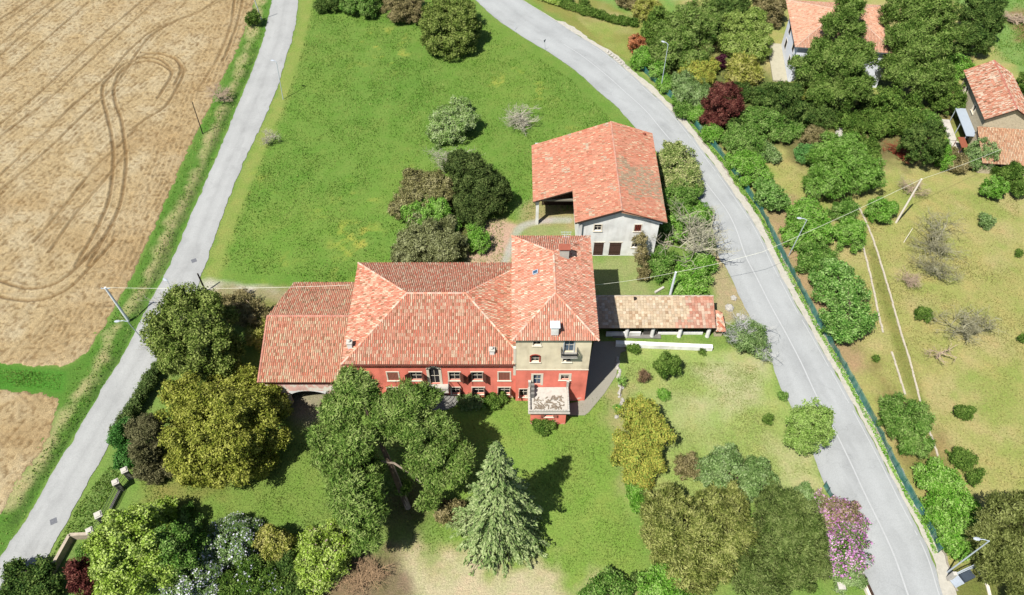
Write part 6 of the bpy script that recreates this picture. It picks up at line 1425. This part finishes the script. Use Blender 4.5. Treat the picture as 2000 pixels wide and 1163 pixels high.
# --- lane gateway: four pillars, iron fence, low walls
def pillar(px_, label, h=1.9, s=.28):
    q = P(*px_); t = thing('gate_pillar', q, label, 'pillar', 'pillars of the lane gateway'); rz = .55
    b = MB(); M = Matrix.Rotation(rz, 4, 'Z'); b.box(-s, s, -s, s, 0, h, None, M); o = b.build('shaft', M_concd, bevel=.02); o.parent = t
    b = MB(); b.box(-s-.1, s+.1, -s-.1, s+.1, h+.002, h+.14, None, M); b.box(-s+.02, s-.02, -s+.02, s-.02, h+.142, h+.26, None, M); o = b.build('cap', M_conc, bevel=.03); o.parent = t; return q
q1 = pillar((255,934), 'uppermost grey stone gate pillar, beside the ivy bush'); q2 = pillar((238,957), 'second grey stone gate pillar from the top'); q3 = pillar((206,1021), 'pale third gate pillar, at the lower end of the iron fence', 2.0, .32); q4 = pillar((188,1050), 'lowest gate pillar, where the garden wall begins', 1.8)
fe = thing('iron_fence', q2, 'wrought iron fence on a low stone base between the gate pillars', 'fence')
b = MB(); wallseg(b, q2+(q3-q2)*.05, q3+(q2-q3)*.05, .3, 0, .45); addto(fe, b, 'base_wall', M_concd)
b = MB(); n_ = 26; 
for k in range(1, n_): p = q2.lerp(q3, k/n_); b.tube([p+Vector((0,0,.4)), p+Vector((0,0,1.75))], .022, 4)
for z in (.6, 1.15, 1.65): b.tube([q2+Vector((0,0,z)), q3+Vector((0,0,z))], .03, 4)
addto(fe, b, 'bars', M_iron)
fe = thing('iron_gate', q1, 'dark iron gate between the two upper stone pillars', 'gate')
b = MB(); n_ = 9
for k in range(1, n_): p = q1.lerp(q2, k/n_); b.tube([p+Vector((0,0,.1)), p+Vector((0,0,1.7))], .022, 4)
for z in (.15, .9, 1.65): b.tube([q1+Vector((0,0,z)), q2+Vector((0,0,z))], .03, 4)
addto(fe, b, 'bars', M_iron)
fe = thing('iron_gate', q3, 'dark iron gate between the two lower stone pillars', 'gate')
b = MB(); n_ = 7
for k in range(1, n_): p = q3.lerp(q4, k/n_); b.tube([p+Vector((0,0,.1)), p+Vector((0,0,1.6))], .022, 4)
for z in (.15, .9, 1.55): b.tube([q3+Vector((0,0,z)), q4+Vector((0,0,z))], .03, 4)
addto(fe, b, 'bars', M_iron)
b = MB(); c0 = P(143,1052); wallseg(b, q4, c0, .35, 0, 1.1); wallseg(b, c0, P(100,1130), .35, 0, 1.1)
tag(b.build('garden_wall', mottled('crumbling_plaster_wall', C(206,190,168,2.2), .35, 1.6, bump=.5)), 'crumbling pale garden wall turning a corner beside the lane', 'wall')
# --- white wall and stone row on the east lawn
b = MB(); wallseg(b, P(1202,675), P(1390,683), .55, 0, .75); tag(b.build('garden_wall', M_white), 'low whitewashed garden wall in front of the shed', 'wall')
b = MB(); wallseg(b, P(1196,655), P(1290,657), .9, -.02, .14); tag(b.build('shed_step', M_concd), 'pale concrete step in front of the shed pillars', 'step')
rs = random.Random(12)
def stone(mb, c, r, rs):
    n = 7; rings = []
    for (z, k) in ((0, .9), (r*.45, 1), (r*.9, .6)): rings.append([Vector((c.x+r*k*math.cos(6.283*j/n)*rs.uniform(.75,1.2), c.y+r*k*math.sin(6.283*j/n)*rs.uniform(.75,1.2), c.z+z*rs.uniform(.8,1.2))) for j in range(n)])
    for i in range(2):
        for j in range(n): mb.face((rings[i][j], rings[i][(j+1)%n], rings[i+1][(j+1)%n], rings[i+1][j]))
    mb.face(rings[2])
ln = resample(px((1206,700),(1210,740),(1213,780),(1207,815)), 34)
for k, q in enumerate(ln):
    b = MB(); stone(b, Vector((q.x+rs.uniform(-.25,.25), q.y, 0)), rs.uniform(.14,.3), rs)
    tag(b.build('edging_stone', M_whitestone), 'rough white stone in the ruined row dividing the lawn beside the tower', 'stone', 'stones of the ruined garden row')
strip = plant('creeper', 'green creeper growing over the ruined stone row', 'plant', [(1216,745,16,40),(1208,800,16,46)], L_green, leaf=.18, lump=.3, trunk=.03, dens=.6)
for (x, y, r) in ((1433,584,.45),(1450,622,.5),(1424,603,.6),(1441,616,.3)):
    b = MB(); stone(b, P(x, y), r, rs); tag(b.build('boulder', M_whitestone), 'pale broken boulder on the rough ground beside the road, right of the shed', 'boulder', 'pale boulders beside the road')
# wood pile at the barn corner
b = MB()
for k in range(16): q = P(1292+rs.uniform(-10,10), 482+rs.uniform(-12,12)); an = rs.uniform(0,3.1); b.tube([q+Vector((0,0,.1+.08*k)), q+Vector((math.cos(an)*1.1, math.sin(an)*1.1, .15+.08*k))], .07, 6)
tag(b.build('wood_pile', mottled('grey_logs', C(190,170,150,2), .3, 4)), 'pile of grey logs and scrap at the near right corner of the big barn', 'wood pile')
b = MB(); wallseg(b, P(1279,573), P(1296,563), .3, .02, .3); tag(b.build('plank', M_conc), 'short grey plank lying behind the shed', 'plank')
# --- stone edged path in the orchard garden
def edging(label, line, w=.24, seed=1, skip=0):
    pts = catmull([P(*p) for p in line], 6); L = sum((a-b).length for a, b in zip(pts, pts[1:])); n = int(L/.7); pts = resample(pts, n); rs = random.Random(seed); b = MB()
    for i in range(n-1):
        if rs.random() < skip: continue
        a, c = pts[i], pts[i+1]; d = c-a; M = Matrix.Translation(a) @ Matrix.Rotation(math.atan2(d.y, d.x)+rs.uniform(-.06,.06), 4, 'Z'); b.box(.0, d.length-.01, -w/2*rs.uniform(.8,1.2), w/2, -.02, .1+rs.uniform(-.02,.04), None, M)
    return tag(b.build('path_edging', mottled('pale_path_stone', C(226,214,192,2.4), .2, 3, bump=.4)), label, 'edging')
edging('pale stone edging, right side of the long garden path', [(1676,402),(1700,455),(1728,540),(1755,635),(1778,710),(1797,785)], seed=2)
edging('pale stone edging, left side of the long garden path', [(1685,480),(1700,540),(1717,620),(1725,650)], seed=3)
edging('pale stone edging, lower piece on the left side of the long garden path', [(1741,688),(1755,730),(1768,772)], seed=5)
edging('short pale stone edging at the lowest end of the garden path', [(1812,835),(1822,862),(1832,892)], seed=4)
b = MB()
for k in range(30): q = P(1640+rs.uniform(-8,8), 250+k*1.6); stone(b, q, rs.uniform(.35,.6), rs)
tag(b.build('stone_steps', M_whitestone), 'pale rocky steps between the garden trees below the great cedars', 'steps')
b = MB(); q = P(1562,271); b.box(q.x-.45, q.x+.45, q.y-.35, q.y+.35, .65, .72)
for dx in (-.38,.38):
    for dy in (-.28,.28): b.box(q.x+dx-.03, q.x+dx+.03, q.y+dy-.03, q.y+dy+.03, 0, .65)
tag(b.build('garden_table', M_bright), 'small white garden table beside the round brown-olive bush', 'table')
b = MB(); q = P(1190,110)
for k in range(9): stone(b, P(1186+k*5, 102+k*4), .35, rs)
tag(b.build('rock_border', M_whitestone), 'white rocks at the road edge below the clipped hedge', 'rocks')

# ------------------------------------------------------------------ grass blades
def grass(name, label, poly, n, mat, h=.28, w=.1, seed=1, avoid=(), edge=.25):
    rs = np.random.RandomState(seed); poly = [tuple(p[:2]) for p in poly]; A = np.array(poly); lo, hi = A.min(0), A.max(0); k = int(n*2.2)
    x = lo[0]+(hi[0]-lo[0])*rs.rand(k); y = lo[1]+(hi[1]-lo[1])*rs.rand(k); ok = sdf(x, y, poly) > edge
    for c, r in avoid: ok &= np.hypot(x-c.x, y-c.y) > r
    dens = fbm(x, y, 3, 90, 3); ok &= rs.rand(k) < np.clip(dens*2-.35, .1, 1); x, y = x[ok][:n], y[ok][:n]; m = len(x)
    an = rs.rand(m)*6.283; s = .5+rs.rand(m); dx, dy = np.cos(an)*w*s, np.sin(an)*w*s; lx, ly = rs.randn(m)*h*.55, rs.randn(m)*h*.55
    V = np.stack([np.stack([x-dx, y-dy, 0*x-.03], -1), np.stack([x+dx, y+dy, 0*x-.03], -1), np.stack([x+lx, y+ly, h*s], -1)], 1).reshape(-1, 3)
    return tag(np_mesh(name, V, np.arange(3*m).reshape(m, 3), mat, k=3), label, 'grass', kind='stuff')
G_mead = leafmat('meadow_blades', cl((86,138,40),(116,164,58),(148,188,82),(196,216,120),k=2.25), nscale=.2, trans=.35)
G_lawn = leafmat('lawn_blades', cl((112,146,52),(140,170,74),(172,192,104),k=2.4), nscale=.2, trans=.35)
G_pale = leafmat('pale_lawn_blades', cl((152,172,84),(178,194,108),(204,210,140),k=2.4), nscale=.2, trans=.35)
G_dry = leafmat('dry_blades', cl((150,158,82),(188,184,112),(212,200,142),k=2.4), nscale=.2, trans=.35)
grass('meadow_grass', 'long bright green grass of the meadow between the two roads', MEADOW, 80000, G_mead, .2, .065, edge=2.2)
grass('lawn_grass', 'short green grass of the front lawn', px((250,880),(600,860),(900,780),(1200,770),(1230,1000),(1300,1163),(900,1090),(600,1080),(300,1040)), 42000, G_lawn, .12, .06, 2)
grass('east_lawn_grass', 'yellowish mown grass of the east lawn', px((1215,700),(1480,710),(1540,830),(1590,930),(1300,980),(1230,940)), 22000, G_pale, .1, .06, 3)
grass('orchard_grass', 'dry yellowish grass under the orchard trees', px((1500,290),(1600,360),(1990,380),(2060,960),(1930,950),(1800,830),(1700,780),(1600,560)), 42000, G_dry, .12, .07, 4)
vpoly = px((517,-20),(483,45),(465,94),(429,165),(403,224),(376,277),(340,358),(309,429),(280,492),(251,554),(214,620),(181,674),(140,725),(125,768),(100,850),(67,902),(31,952),(0,1010),(-20,1060),(5,1075),(50,1010),(112,900),(160,820),(205,742),(243,680),(284,600),(331,510),(389,376),(425,296),(463,200),(487,142),(512,75),(528,-20))
grass('verge_grass', 'rough green grass on the verge between field and lane', vpoly, 9000, G_mead, .22, .07, 5)
grass('strip_grass', 'green grass strip between the two ploughed fields', px((-90,712),(0,716),(100,726),(128,730),(118,765),(0,756),(-90,755)), 2500, G_mead, .12, .07, 6)
grass('lane_verge_grass', 'green grass of the verge between lane and garden gateway', px((215,905),(240,925),(180,1040),(140,1050),(95,1120),(60,1150),(100,1080),(150,985)), 6000, G_mead, .18, .07, 7)
grass('hill_grass', 'green grass behind the stone house', px((1930,-20),(2040,-20),(2060,150),(1990,130),(1930,110)), 9000, G_mead, .2, .09, 8)
